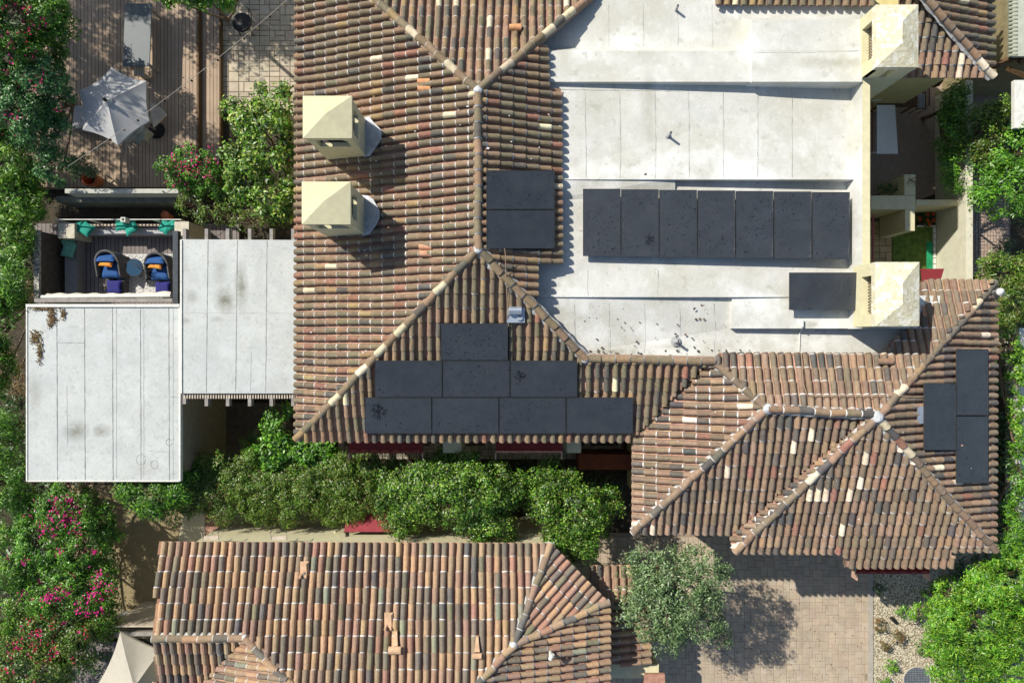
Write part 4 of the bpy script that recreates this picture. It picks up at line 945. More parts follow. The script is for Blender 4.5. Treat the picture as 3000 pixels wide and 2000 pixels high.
mb = MB(); rows = []
for i in range(13):
    row = []
    for j in range(9):
        u_, v_ = i / 12, j / 8; x = 2569 + (53 + 9 * u_) * v_; y = 308 + 143 * u_ - 1.5 * math.sin(u_ * 3) * v_
        row.append(W(x, y, 3.0 - .45 * v_ + (.10 if v_ + u_ * .9 > 1 else 0) * (v_ + u_ * .9 - 1) * 2))
    rows.append(row)
mb.grid(rows); mb.grid([[r[-1] for r in rows], [r[-1] - Vector((0, 0, .08)) for r in rows]]); mb.build('canvas', M('cream_canvas', (.58, .54, .46), var=.04, trans=.15), ca)
mb = MB()
for py in (296, 448): mb.tube([W(2548, py, 2.8), W(2582, py - 3, 2.75)], .014, n=6)
mb.build('bracket', m_plaster, ca)
lt = thing('lattice_table', 'dark square lattice table top in the shady east courtyard', 'table', tuple(W(2630, 292, .1)))
mb = MB(); a, b = W(2572, 314, .75), W(2684, 274, .75); nx_, ny_ = 22, 8
for k in range(nx_ + 1): x = a.x + (b.x - a.x) * k / nx_; mb.box((x - .014, a.y, .725), (x + .014, b.y, .745))
for k in range(ny_ + 1): y = a.y + (b.y - a.y) * k / ny_; mb.box((a.x, y - .012, .747), (b.x, y + .012, .76))
mb.build('lattice', m_brown, lt)
for x in (a.x + .05, b.x - .05):
    for y in (a.y + .05, b.y - .05): mb = MB(); mb.box((x - .02, y - .02, 0), (x + .02, y + .02, .724)); mb.build('leg', m_brown, lt)
ip = thing('iron_bench', 'curved black iron bench beside the lattice table in the east courtyard', 'bench', tuple(W(2700, 290, 0)))
mb = MB(); n_ = 6
for k in range(n_ + 1):
    y0_ = 270 + k * 8; mb.tube([W(2685, y0_ + 2, .45), W(2705, y0_ + 1, .43), W(2716, y0_ - 3, .55), W(2722, y0_ - 12, .95)], .010, n=5)
for x, z_ in ((2685, .45), (2712, .47)): mb.tube([W(x, 268, z_), W(x, 322, z_)], .014, n=6)
mb.tube([W(2723, 248, .97), W(2723, 310, .97)], .014, n=6); mb.build('seat', m_black, ip)
mb = MB(); mb.box(tuple(W(2688, 318, .47)), tuple(W(2710, 274, .52))); mb.build('cushion', M('bluegrey', (.25, .28, .31)), ip)
for x in (2686, 2711):
    for y in (270, 320): p = W(x, y, .45); mb = MB(); mb.tube([p, (p.x, p.y, 0)], .012, n=6); mb.build('leg', m_black, ip)
p = W(2758, 245, 1.6); mb = MB(); mb.lathe([(0, 1.62), (.07, 1.6), (.12, 1.4), (.08, 1.2), (0, 1.18)], p.x, p.y + .1, n=6); mb.tube([(p.x, p.y + .1, 1.6), (p.x, p.y + .35, 1.9)], .02, n=6)
tag(mb.build('wall_lantern', m_brown), 'dark hanging lantern on the sunlit yellow wall of the top right wing', 'lantern')
mb = MB(); a, b = W(2718, 790, .1), W(2736, 708, .1); mb.box((a.x, a.y, .03), (b.x, b.y, .045)); tag(mb.build('play_mat', M('green_mat', (.01, .22, .09), var=.3)), 'narrow bright green mat lying along the edge of the small lawn', 'mat')

# ------------------------------------------------------------------ neighbours on the right edge
nb = thing('garden_shed', 'white flat roof of the next property cut by the right edge of the photo', 'building', tuple(W(3000, 120, 0)))
mb = MB(); P = [W(x, y, 3.2) for x, y in rect(2968, -60, 3200, 165)]; mb.prism(P, [p - Vector((0, 0, .1)) for p in P]); mb.build('roof', M('pale_green_roof', (.42, .44, .36), var=.1), nb)
mb = MB(); mb.box((P[0].x + .06, P[0].y + .06, 0), (P[2].x, P[2].y, 3.09)); mb.build('wall', M('mud', (.22, .185, .10), var=.2), nb)
mb = MB(); P = [W(x, y, 3.3) for x, y in rect(2972, 235, 3200, 375)]; mb.prism(P, [p - Vector((0, 0, .12)) for p in P]); o = mb.build('flat_canopy', m_plaster); tag(o, 'plain white canopy roof at the right edge below the timber beams', 'canopy')
mb = MB()
for (x0, y0, x1, y1, z) in ((2912, 195, 3010, 150, 2.9), (2985, 180, 3010, 165, 3.0)): mb.tube([W(x0, y0, z), W(x1, y1, z)], .09, n=4)
mb.tube([W(2950, 200, 2.8), W(3010, 225, 2.8)], .08, n=4)
tag(mb.build('timber_beams', m_brown), 'dark timber beams meeting at the right edge beside the tile corner', 'beam')
mb = MB()
for k in range(17): p = W(2964, -20 + k * 11.5, 3.15); mb.tube([p - Vector((.1, 0, 0)), p + Vector((.12, .03, .04))], .045, (.30, .32, .24), n=8)
mb.build('eave_tiles', m_attr, nb)
mb = MB(); P = [W(x, y, .6) for x, y in rect(2985, 960, 3200, 1560)]; mb.prism(P, [Vector((p.x, p.y, 0)) for p in P]); tag(mb.build('white_slab', m_plaster), 'white paved slab behind the hedge at the right edge', 'slab')

# ------------------------------------------------------------------ southern neighbour house
nh = thing('neighbour_house', 'neighbouring house with a multicoloured tan, grey and green barrel tile roof along the bottom edge', 'house', (-3, -9, 0))
sN = .33; e_ = 3.5
NN = plane(1, -1, -585 / F * (H - e_), e_, sN)         # falls north
NE_eave = 285 / F * (H - e_); NEp = plane(0, -1, NE_eave, e_, sN)
pk = hit(1505, 1888, NN)
NEp = plane(0, -1, pk.x, pk.z, (pk.z - e_) / (NE_eave - pk.x))
lr = hit(720, 1868, NN); NWp = plane(0, 1, lr.x, lr.z, .33); NSp = plane(1, 1, lr.y, lr.z, .33)
tile_face('tile_roof', [(470, 1586), (452, 1868), (720, 1868), (905, 2055), (1350, 2055), (1505, 1888), (1604, 1590)], NN, nh, pal=PALN, sp=.205, ex=.395, mort=.55, mat=m_tileN, r=.084, cluster=False, panc=[(.42, .22, .15), (.38, .20, .14), (.45, .28, .18)])
tile_face('tile_roof', [(1505, 1888), (1350, 2055), (1786, 2055), (1786, 1775), (1780, 1762)], NEp, nh, pal=PALN, sp=.2, ex=.37, mort=.7, mat=m_tileN, panc=[(.42, .22, .15), (.38, .20, .14)])
tile_face('tile_roof', [(720, 1868), (452, 1870), (458, 2055), (540, 2055)], NSp, nh, pal=PALN, sp=.205, ex=.34, mort=.5, mat=m_tileN, r=.084)
tile_face('tile_roof', [(720, 1868), (545, 2055), (905, 2055)], NWp, nh, pal=PALN, sp=.2, ex=.34, mort=.8, mat=m_tileN)
# splayed north-east face
def tile_free(name, polyW, down2, parent, pal, sp, ex, mort, mat, r=.078):
    """tiles on any plane through three world points, running along down2"""
    a, b, c = polyW[:3]; n = (b - a).cross(c - a).normalized(); n = n if n.z > 0 else -n
    d3 = Vector((down2[0], down2[1], 0)).normalized(); d3 = (d3 - n * d3.dot(n)).normalized()
    R = Matrix.Rotation(math.atan2(down2[1], down2[0]), 3, 'Z')
    return n, d3
pA_ = hit(1612, 1590, NN); pB_ = hit(1780, 1762, NEp); pC_ = pk.copy()
eave_dir = (pB_ - pA_).normalized(); nrm = (pA_ - pC_).cross(pB_ - pC_).normalized(); nrm = nrm if nrm.z > 0 else -nrm
dn = eave_dir.cross(nrm).normalized(); dn = dn if dn.z < 0 else -dn
mb = MB(); mb.face([pA_ - nrm * .03, pB_ - nrm * .03, pC_ - nrm * .03], (.2, .12, .08)); Lr = (pA_ - pC_).dot(dn)
ncol = int((pB_ - pA_).length / .2); angs = [PI * k / 6 for k in range(7)]
for i in range(ncol + 1):
    s_ = (i + .5) * .2
    if s_ > (pB_ - pA_).length: break
    E = pA_ + eave_dir * s_
    ca_ = (pC_ - pA_).dot(eave_dir); fr_ = (s_ / ca_) if s_ < ca_ else ((pB_ - pA_).length - s_) / ((pB_ - pA_).length - ca_)
    Lc = max(0, min(1, fr_)) * abs((pC_ - pA_).dot(dn)); k = 0
    while k * .37 < Lc - .05:
        t0, t1 = k * .37, min((k + 1) * .37, Lc); c = jit(pick(PALN), .14)
        rows = [[E - dn * t + eave_dir * rr * math.cos(g_) + nrm * (l + rr * .92 * math.sin(g_)) for g_ in angs] for t, rr, l in ((t0 - .012, .08, .022), (t1, .068, -.002))]
        mb.grid(rows[::-1], c); mb.face(list(reversed(rows[0])), c)
        if k and random.random() < .8: mb.grid([[E - dn * (t0 - .014 - w_ * .024) + eave_dir * .072 * math.cos(g_) + nrm * (.004 + (.072 + .014 * (1 - w_)) * .95 * math.sin(g_)) for g_ in angs] for w_ in (0, 1)], (.62, .62, .62), 1)
        c = jit((.40, .22, .15), .12)
        mb.face([E - dn * t0 + eave_dir * .16 + nrm * .01, E - dn * t0 + eave_dir * .05 + nrm * .01, E - dn * t1 + eave_dir * .05 - nrm * .01, E - dn * t1 + eave_dir * .16 - nrm * .01], c)
        k += 1
mb.build('tile_roof', [m_tileN, m_mort_a], nh)
kw = dict(pal=PALN, mat=m_tileN, creamy=0)
ridge([lr, hit(452, 1868, NN)], nh, mort=.9, blob=.04, **kw); ridge([hit(905, 2055, NN), lr], nh, mort=.9, **kw)
ridge([pk, hit(1350, 2055, NN)], nh, mort=.8, blob=.03, **kw); ridge([pk, hit(1612, 1592, NN)], nh, mort=.8, blob=.04, **kw); ridge([pk, pB_], nh, mort=.8, **kw)
lump(hit(720, 1866, NN) + Vector((0, 0, .05)), .1, nh); lump(pk + Vector((0, 0, .06)), .11, nh)
m_vent = M('tan_vent', (.55, .36, .22), var=.2, bump=.5)
for px, py, w_ in ((1160, 1895, .16), (1398, 1912, .12)):
    p = hit(px, py, NN); mb = MB(); 
    rows = [[p + Vector((t, .10 * math.cos(g_) * w_ / .16, .17 + .09 * math.sin(g_) * w_ / .16)) for g_ in [PI * k / 8 for k in range(9)]] for t in (-w_, w_)]
    mb.grid(rows); mb.face(rows[0]); mb.face(rows[1][::-1])
    mb.prism([p + Vector(q) for q in ((-.07, .1, .16), (.07, .1, .16), (.03, .42, .02), (-.03, .42, .02))], [p + Vector(q) for q in ((-.07, .1, .0), (.07, .1, .0), (.03, .42, -.1), (-.03, .42, -.1))])
    mb.build('roof_vent', m_vent, nh)
for px, py in ((893, 1670), (1140, 1820)):
    p = hit(px, py, NN); mb = MB(); mb.prism([p + Vector(q) for q in ((-.08, -.1, .12), (.09, -.1, .12), (.07, .2, .10), (-.09, .2, .10))], [p + Vector(q) for q in ((-.12, -.14, .03), (.12, -.14, .03), (.12, .25, .02), (-.12, .25, .02))]); mb.tube([p + Vector((-.05, -.05, .05)), p + Vector((-.07, -.12, .22))], .035, n=8); mb.tube([p + Vector((.03, -.05, .05)), p + Vector((.09, -.14, .2))], .03, n=8); mb.build('roof_vent', m_vent, nh)
p = hit(1612, 1905, NEp); mb = MB(); mb.tube([p, p + Vector((0, 0, .42))], .045, n=10); mb.tube([p + Vector((-.02, -.03, .42)), p + Vector((.03, .12, .46))], .06, n=10); mb.build('vent_pipe', m_plaster, nh)
mb = MB(); ey = NN[2]; y1 = ey - .22
wp = [(-8.9, -9.7), (NE_eave - .5, -9.7), (NE_eave - .5, pB_.y - .3), (pA_.x - .15, y1), (-8.9, y1)]; mb.prism([(x, y, e_ - .14) for x, y in wp], [(x, y, 0) for x, y in wp]); mb.build('wall', m_stucco, nh)
# raised pale sill strip along the foot of the north wall
mb = MB(); q0 = W(785, 1517, .02)
mb.box((-8.6, y1 + .003, 0), (-.6, y1 + .5, .35)); mb.prism([(-9.0, y1 + .003, .22), (-8.61, y1 + .003, .22), (-8.61, y1 + .5, .22), (-8.7, y1 + .5, .22)], [(-9.0, y1 + .003, 0), (-8.61, y1 + .003, 0), (-8.61, y1 + .5, 0), (-8.7, y1 + .5, 0)]); mb.build('wall_plinth', m_stucco, nh)
a, b = W(1003, 1563, 2.5), W(1200, 1563, 2.5); mb = MB(); mb.prism([(a.x, a.y, 2.3), (b.x, a.y, 2.3), (b.x, a.y + .75, 1.95), (a.x + .05, a.y + .75, 1.95)], [(a.x, a.y, 2.26), (b.x, a.y, 2.26), (b.x, a.y + .75, 1.91), (a.x + .05, a.y + .75, 1.91)]); 
mb.v = [(x, min(y, 99), z_) for x, y, z_ in mb.v]; mb.build('awning', M('maroon', (.24, .035, .045), var=.1), nh)
for px in (617, 817):
    mb = MB(); p = W(px, 1580, 3.2)
    for dx in (-.22, .22): mb.tube([(p.x + dx, p.y - .02, 3.2), (p.x + dx, p.y + .22, 3.25)], .012, n=5); mb.tube([(p.x + dx, p.y + .22, 3.1), (p.x + dx, p.y + .22, 3.34)], .012, n=5)
    mb.box((p.x - .2, p.y - .01, 3.15), (p.x + .2, p.y + .1, 3.2)); mb.build('window_shade', m_pwood, nh)
mb = MB(); p = W(988, 1560, 2.3); mb.tube([(p.x, p.y, 1.9), (p.x, p.y + .1, 2.6)], .03); mb.build('downpipe', m_stucco, nh)
# lower tiled porch east of the neighbour, in shade
NL = plane(0, -1, NE_eave, 2.7, .25)
tile_face('tile_roof', [(1770, 1790), (1770, 1945), (1905, 1945), (1905, 1790)], NL, nh, pal=PALN, sp=.22, mort=.2, mat=m_tileN)
tile_face('tile_roof', [(1730, 1655), (1860, 1655), (1860, 1775), (1730, 1775)], plane(1, -1, -6.8, 2.6, .22), nh, pal=PALR, sp=.22, mort=.2)
mb = MB(); P = [W(x, y, 2.2) for x, y in rect(1785, 1945, 1930, 1985)]; mb.prism(P, [Vector((p.x, p.y, 0)) for p in P]); mb.build('wall', m_stucco, nh)
mb = MB(); P = [W(x, y, 2.5) for x, y in ((1880, 2060), (1950, 2060), (1948, 1974), (1890, 1974))]; mb.prism(P, [p - Vector((0, 0, .1)) for p in P]); mb.build('porch_slab', M('dusty_terracotta', (.38, .20, .14), var=.25, bump=.5), nh)

sc_ = MB()
for _ in range(170):
    if random.random() < .6: p = W(random.uniform(2100, 2540), random.uniform(1720, 2000), .034)
    else: p = W(random.uniform(240, 560), random.uniform(20, 540), .366)
    a_ = random.uniform(0, 3); q_ = random.uniform(.012, .03)
    sc_.face([p + Vector((math.cos(a_ + k * 1.57) * q_ * (1.4 if k % 2 else .6), math.sin(a_ + k * 1.57) * q_ * (1.4 if k % 2 else .6), random.uniform(0, .01))) for k in range(4)], random.choice(((.16, .11, .05), (.10, .07, .04), (.30, .26, .12), (.5, .46, .36))))
tag(sc_.build('fallen_leaves', m_attr), 'stray fallen leaves on the driveway and the deck', 'leaves', kind='stuff')
# odds and ends
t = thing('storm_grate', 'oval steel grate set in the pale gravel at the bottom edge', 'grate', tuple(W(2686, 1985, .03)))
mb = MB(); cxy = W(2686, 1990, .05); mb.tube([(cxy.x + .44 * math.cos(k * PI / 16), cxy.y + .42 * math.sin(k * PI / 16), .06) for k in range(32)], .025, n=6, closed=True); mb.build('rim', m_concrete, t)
mb = MB()
for k in range(-8, 9): x = k * .05; h_ = .41 * math.sqrt(1 - (x / .42) ** 2) if abs(x) < .42 else 0; mb.box((cxy.x + x - .005, cxy.y - h_, .045), (cxy.x + x + .005, cxy.y + h_, .06))
for k in range(-5, 6): y = k * .07; h_ = .41 * math.sqrt(max(0, 1 - (y / .42) ** 2)); mb.box((cxy.x - h_, cxy.y + y - .006, .061), (cxy.x + h_, cxy.y + y + .006, .066))
mb.build('bars', M('dull_steel', (.20, .22, .24), var=.2), t); mb = MB(); mb.lathe([(0, .04), (.43, .04)], cxy.x, cxy.y, (.03, .04, .05), n=24); mb.build('pit_shade', M('pit_shade', (.03, .045, .06)), t)  # flat dark disc; the shade below the bars is put into its colour
mb = MB(); mb.tube([W(2125 - 22 * math.cos(k * .15), 1897 + 14 * math.sin(k * .15) + 0, .07) for k in range(12)], .03, n=6)
tag(mb.build('planter_ring', m_concrete), 'low curved concrete planter edge at the foot of the grey green tree', 'planter edge')
p = W(2622, 1818, .15); mb = MB(); mb.box((p.x - .05, p.y - .1, .02), (p.x + .05, p.y + .1, .16), rz=.7); tag(mb.build('garden_light', m_black), 'small black spotlight box in the gravel garden', 'garden light')
p = W(2752, 1930, .3); mb = MB(); mb.lathe([(0, .3), (.14, .3), (.16, .3), (.12, .0)], p.x, p.y, n=16); tag(mb.build('flower_pot', M('brick_pot', (.26, .07, .04))), 'dark red pot at the edge of the bright green tree in the gravel garden', 'flower pot')
mb = MB(); p = W(177, 1930, 2.0); mb.lathe([(0, 2.12), (.05, 2.1), (.09, 2.0), (.07, 1.86), (0, 1.85)], p.x, p.y, n=12); mb.tube([(p.x, p.y, 0), (p.x, p.y, 1.86)], .03); tag(mb.build('garden_lamp', m_plaster, smooth=True), 'small white garden lamp among the bougainvillea near the bottom left', 'lamp')
wall_thing('garden_wall', 'thin grey wall top running left from the neighbouring tile roof above the beige umbrella', 'wall', rect(270, 1850, 470, 1862), 1.6, m_wood)
wall_thing('garden_wall', 'dark timber fence top just above the thin grey wall at lower left', 'fence', rect(320, 1832, 470, 1836), 1.9, m_pwood)
sheet('lower_deck', [(200, 1880), (420, 1880), (420, 2060), (200, 2060)], .1, m_deck2, thick=.08)
wall_thing('planter_box', 'reddish brown raised wall top shaded beneath the south eave', 'planter', rect(1695, 1330, 1850, 1375), 1.0, M('rust', (.16, .05, .03), var=.2))
ac = thing('air_conditioner', 'boxy grey air conditioning unit in the dark alley beside the outbuilding', 'air conditioner', tuple(W(560, 1335, 0)))
mb = MB(); a, b = W(530, 1360, .9), W(585, 1325, .9); mb.box((a.x, a.y, 0), (b.x, b.y, .9)); mb.build('body', m_concrete, ac)
mb = MB()
for k in range(5): mb.box((a.x + .05, a.y + .06 + k * .07, .902), (b.x - .05, a.y + .09 + k * .07, .92))
mb.build('grille', m_wood, ac)

# ------------------------------------------------------------------ vegetation
G = {'mid': [(.065, .195, .012), (.10, .27, .016), (.04, .13, .012), (.16, .34, .025)],
     'bright': [(.075, .235, .012), (.14, .33, .018), (.045, .15, .01), (.24, .40, .035)],
     'yellow': [(.09, .22, .012), (.16, .31, .02), (.05, .13, .01), (.32, .39, .07), (.035, .09, .008)],
     'teal': [(.05, .165, .035), (.085, .225, .055), (.035, .11, .028), (.13, .29, .08)],
     'grey': [(.11, .19, .065), (.16, .25, .09), (.07, .13, .04), (.24, .32, .15)],
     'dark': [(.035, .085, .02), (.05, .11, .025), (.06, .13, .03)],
     'hedge': [(.07, .155, .012), (.11, .22, .016), (.045, .11, .01), (.15, .25, .03), (.17, .18, .04)],
     'lush': [(.06, .175, .01), (.12, .27, .015), (.04, .10, .01), (.24, .34, .05), (.03, .075, .008)],
     'rust': [(.22, .12, .05), (.14, .13, .03), (.30, .16, .08), (.08, .10, .02)]}
def leafmesh(name, C, N, col, size, asp, parent, mat):
    n = len(C); 
    T = RNG.normal(size=(n, 3)); T -= (T * N).sum(1)[:, None] * N; T /= np.linalg.norm(T, axis=1)[:, None] + 1e-9; B = np.cross(N, T)
    s = (size * RNG.uniform(.6, 1.3, n))[:, None]; 
    V = np.empty((n, 4, 3)); V[:, 0] = C - T * s * .5; V[:, 2] = C + T * s * .5 - N * s * .08; V[:, 1] = C + B * s * asp * .5 + N * s * .06; V[:, 3] = C - B * s * asp * .5 + N * s * .06
    me = bpy.data.meshes.new(name); me.vertices.add(n * 4); me.vertices.foreach_set('co', V.astype('f').ravel()); me.loops.add(n * 4); me.loops.foreach_set('vertex_index', np.arange(n * 4, dtype='i'))
    me.polygons.add(n); me.polygons.foreach_set('loop_start', np.arange(0, n * 4, 4, dtype='i')); me.polygons.foreach_set('loop_total', np.full(n, 4, 'i')); me.update(calc_edges=True)
    at = me.color_attributes.new('Col', 'FLOAT_COLOR', 'CORNER'); cc = np.ones((n, 4), 'f'); cc[:, :3] = col; at.data.foreach_set('color', np.repeat(cc, 4, axis=0).ravel())
    me.materials.append(mat); o = bpy.data.objects.new(name, me); COL.objects.link(o)
    if parent: o.parent = parent; o.matrix_parent_inverse = Matrix.Translation(parent.location).inverted()
    return o
def cloud(blobs, dens, clump, tight):
    """leaf centres in many small clumps over the crown's volume"""
    Cs, Ns, Ks = [], [], []
    for (x, y, z, rx, ry, rz) in blobs:
        area = PI * rx * ry; nc = max(6, int(area / (clump ** 2) * 1.45)); u = RNG.normal(size=(nc, 3)); u /= np.linalg.norm(u, axis=1)[:, None]; u[:, 2] = np.abs(u[:, 2]) * 1.0 - .25 * RNG.random(nc)
        rad = RNG.uniform(.45, 1.0, nc) ** .5
        cc = np.array((x, y, z)) + u * rad[:, None] * np.array((rx, ry, rz)); nl = max(4, int(area * dens / nc)); cr = clump * RNG.uniform(.6, 1.25, nc)
        g = RNG.normal(size=(nc, nl, 3)); g /= np.linalg.norm(g, axis=2)[..., None]; g[..., 2] = np.where(RNG.random((nc, nl)) < .7, np.abs(g[..., 2]), g[..., 2]); rr = RNG.random((nc, nl)) ** tight
        p = cc[:, None] + g * (cr[:, None] * rr)[..., None] * np.array((1, 1, .75))
        nn = g * .7 + u[:, None] * .45 + RNG.normal(size=g.shape) * .45 + np.array((0, 0, .55)); nn /= np.linalg.norm(nn, axis=2)[..., None]
        Cs.append(p.reshape(-1, 3)); Ns.append(nn.reshape(-1, 3)); Ks.append(np.repeat(RNG.normal(size=nc), nl))
    C, N, K = np.concatenate(Cs), np.concatenate(Ns), np.concatenate(Ks); ok = C[:, 2] > .03
    return C[ok], N[ok], K[ok]
NLEAF = 0
def plant(name, label, cat, blobs, pal, leaf=.085, dens=1200, clump=.28, asp=.45, tight=.5, flowers=None, twigs=14, group=None, trunk=True, base=0, part='crown', trunk_r=.07, top=None):
    global NLEAF
    """blobs: (px, py, radius px x, radius px y, z of centre, vertical radius)"""
    B = []
    for (px, py, rx, ry, z, rz) in blobs: p = W(px, py, z); s = (H - z) / F; B.append((p.x, p.y, z, rx * s, ry * s, rz))
    # irregular secondary lobes round the outline
    ext = []
    for (x, y, z, rx, ry, rz) in B:
        if rx * ry > .35:
            for k in range(7):
                a = random.uniform(0, 2 * PI); f = random.uniform(.62, .92); q = random.uniform(.22, .4)
                ext.append((x + rx * f * math.cos(a), y + ry * f * math.sin(a), z + rz * random.uniform(-.3, .5), rx * q, ry * q, rz * q * 1.1))
    BB = [(x, y, z, rx * .86, ry * .86, rz) for (x, y, z, rx, ry, rz) in B] + ext
    cx, cy = B[0][0], B[0][1]; t = thing(name, label, cat, (cx, cy, base), group)
    C, N, K = cloud(BB, dens, clump, tight); cols = np.array([c for c in G[pal]]); idx = RNG.integers(0, len(cols), len(C)); col = cols[idx] * np.clip(1 + .2 * K, .55, 1.6)[:, None] * RNG.uniform(.75, 1.25, (len(C), 1)); NLEAF += len(C)
    leafmesh(part, C, N, np.clip(col, 0, .9), leaf, asp, t, m_leaf)
    if flowers:
        fc, fn, ff, fs = flowers   # colour list, clusters, per cluster, size
        zt = C[:, 2]; X = []; XN = []
        wgt = np.clip(zt - np.percentile(zt, 35), 0, None) + .01; wgt /= wgt.sum(); ci = RNG.choice(len(C), fn, p=wgt)
        if isinstance(fc, dict):
            fcen = [W(a, b, fc['z']) for a, b in fc['at']]; dd = np.array([[(C[i, 0] - q.x) ** 2 + (C[i, 1] - q.y) ** 2 for q in fcen] for i in ci]); keep = (dd.min(1) < fc['r'] ** 2) | (RNG.random(len(ci)) < .05); ci = ci[keep]; fcols = fc['c']
        else: fcols = fc
        for i in ci:
            m_ = max(2, int(ff * random.uniform(.4, 1.6))); X.append(C[i] + RNG.normal(size=(m_, 3)) * np.array((.075, .075, .03)) + N[i] * .05 + np.array((0, 0, .04))); nn = RNG.normal(size=(m_, 3)) * .6 + np.array((-.1, .1, 1)); XN.append(nn / np.linalg.norm(nn, axis=1)[:, None])
        X = np.concatenate(X); XN = np.concatenate(XN); fcols = np.array(fcols); leafmesh('blossoms', X, XN, fcols[RNG.integers(0, len(fcols), len(X))] * RNG.uniform(.8, 1.2, (len(X), 1)), fs, .75, t, m_flower)
    if trunk:
        mb = MB()
        x, y, z, rx, ry, rz = B[0]; a0 = Vector((x, y, base)) + (Vector((x, y, 0)) * (.5 * z / (H - z)) if z > 1.5 and abs(x) < 14 else Vector()); fork = Vector((x + .05, y - .03, max(base + .08, (z - rz) * .75))); mb.tube([a0, a0.lerp(fork, .5) + Vector((.03, -.02, 0)), fork], [trunk_r, trunk_r * .85, trunk_r * .75], n=8)
        for bi, (x, y, z, rx, ry, rz) in enumerate(B):
            a1 = Vector((x, y, max(base + .1, z - rz * .3))); mb.tube([fork, fork.lerp(a1, .5) + Vector((0, 0, -.08)), a1], [trunk_r * .6, trunk_r * .45, trunk_r * .35], n=6)
            for k in range(twigs):
                th = random.uniform(0, 2 * PI); e = Vector((x + rx * .62 * math.cos(th), y + ry * .62 * math.sin(th), z + rz * random.uniform(.1, .6))); m2 = a1.lerp(e, .5) + Vector((random.uniform(-.15, .15), random.uniform(-.15, .15), .12)); mb.tube([a1, m2, e], [trunk_r * .25, trunk_r * .14, .005], n=4)
        mb.build('trunk', m_bark, t)
    return t
PINK = [(.62, .02, .16), (.50, .01, .12), (.70, .05, .28), (.55, .03, .10)]; MAG = [(.62, .01, .22), (.55, .005, .16), (.72, .04, .30)]; RED = [(.55, .03, .06), (.45, .02, .06)]
# west boundary
plant('bougainvillea', 'tall bushy bougainvillea with a few red blooms in the top left corner', 'bougainvillea', [(60, 60, 110, 90, 3.0, 1.1), (170, 70, 62, 80, 2.4, 1.1), (150, 170, 60, 60, 2.3, 1.0), (40, 190, 90, 70, 3.2, 1.0)], 'mid', dens=2100, flowers=(PINK, 60, 7, .07), clump=.22)
plant('bougainvillea', 'blue green bougainvillea thicket with sparse pink blooms left of the umbrella', 'bougainvillea', [(110, 250, 105, 75, 2.9, 1.0), (60, 330, 85, 80, 3.0, 1.0), (180, 300, 45, 60, 2.0, .9), (140, 400, 70, 70, 2.3, .9), (165, 490, 50, 65, 1.9, .9)], 'teal', dens=2100, flowers=(PINK, 40, 6, .07), clump=.22)
plant('bamboo_clump', 'feathery bright green clump on the left edge level with the deck wall', 'bamboo', [(35, 470, 95, 85, 1.6, .8), (60, 590, 85, 85, 1.3, .7), (30, 700, 85, 85, 1.4, .7)], 'bright', leaf=.13, asp=.2, dens=2400, clump=.3)
plant('bamboo_clump', 'sparser feathery green clump on the left edge beside the seating corner', 'bamboo', [(25, 830, 65, 80, 2.2, .9), (10, 960, 60, 95, 2.2, .9), (0, 1090, 50, 80, 2.2, .9)], 'mid', leaf=.13, asp=.2, dens=2000, clump=.3)
plant('dry_shrub', 'thin dry olive shrub between the left edge and the outbuilding', 'shrub', [(60, 900, 42, 90, 1.2, .6), (45, 1090, 45, 120, 1.2, .6)], 'rust', leaf=.10, asp=.18, dens=420, clump=.3)
plant('shrub', 'bright green leafy shrub on the left edge beside the lower outbuilding corner', 'shrub', [(20, 1290, 60, 80, 2.4, .9), (50, 1240, 40, 60, 1.8, .7), (15, 1410, 70, 90, 2.4, .9), (60, 1370, 45, 70, 1.6, .6), (80, 1460, 60, 50, 1.6, .6)], 'mid', leaf=.10, asp=.25, dens=1500)
plant('bougainvillea', 'large bougainvillea covered in magenta blooms just below the outbuilding', 'bougainvillea', [(200, 1480, 120, 80, 2.2, .9), (120, 1500, 70, 60, 2.0, .8), (330, 1560, 40, 60, 1.8, .6), (320, 1800, 40, 60, 1.7, .6), (130, 1590, 90, 90, 2.4, .9), (240, 1600, 90, 90, 2.2, .9), (290, 1690, 65, 90, 2.0, .9), (180, 1720, 120, 100, 2.3, 1.0)], 'mid', dens=1900, flowers=({'c': MAG, 'at': [(285, 1440), (275, 1480), (205, 1480), (225, 1550), (195, 1525), (290, 1600), (315, 1660), (275, 1700), (300, 1750), (270, 1770), (325, 1700), (190, 1730), (150, 1540), (230, 1420), (300, 1700)], 'z': 2.6, 'r': .27}, 420, 11, .065), clump=.2, leaf=.075)
plant('bougainvillea', 'darker bougainvillea with crimson blooms in the bottom left corner', 'bougainvillea', [(130, 1830, 130, 80, 2.1, .8), (290, 1800, 60, 70, 1.7, .7), (90, 1950, 140, 90, 2.2, .8), (210, 1900, 70, 60, 1.8, .6)], 'hedge', dens=1700, flowers=(RED + PINK, 90, 6, .07), clump=.22, leaf=.075)
plant('shrub', 'bright green feathery shrub at the left edge beside the magenta bougainvillea', 'shrub', [(35, 1680, 55, 60, 2.8, .6), (20, 1800, 45, 60, 2.6, .6), (30, 1560, 50, 50, 2.4, .6)], 'bright', leaf=.11, asp=.2, dens=1300)
plant('shrub', 'blue green spray of foliage reaching right under the lower edge of the outbuilding', 'shrub', [(390, 1438, 60, 34, 2.9, .4), (470, 1448, 80, 48, 2.8, .5), (530, 1430, 60, 55, 2.8, .5), (450, 1480, 45, 30, 2.5, .4), (510, 1490, 50, 26, 2.2, .4)], 'mid', leaf=.10, asp=.3, dens=1500)
gc = []
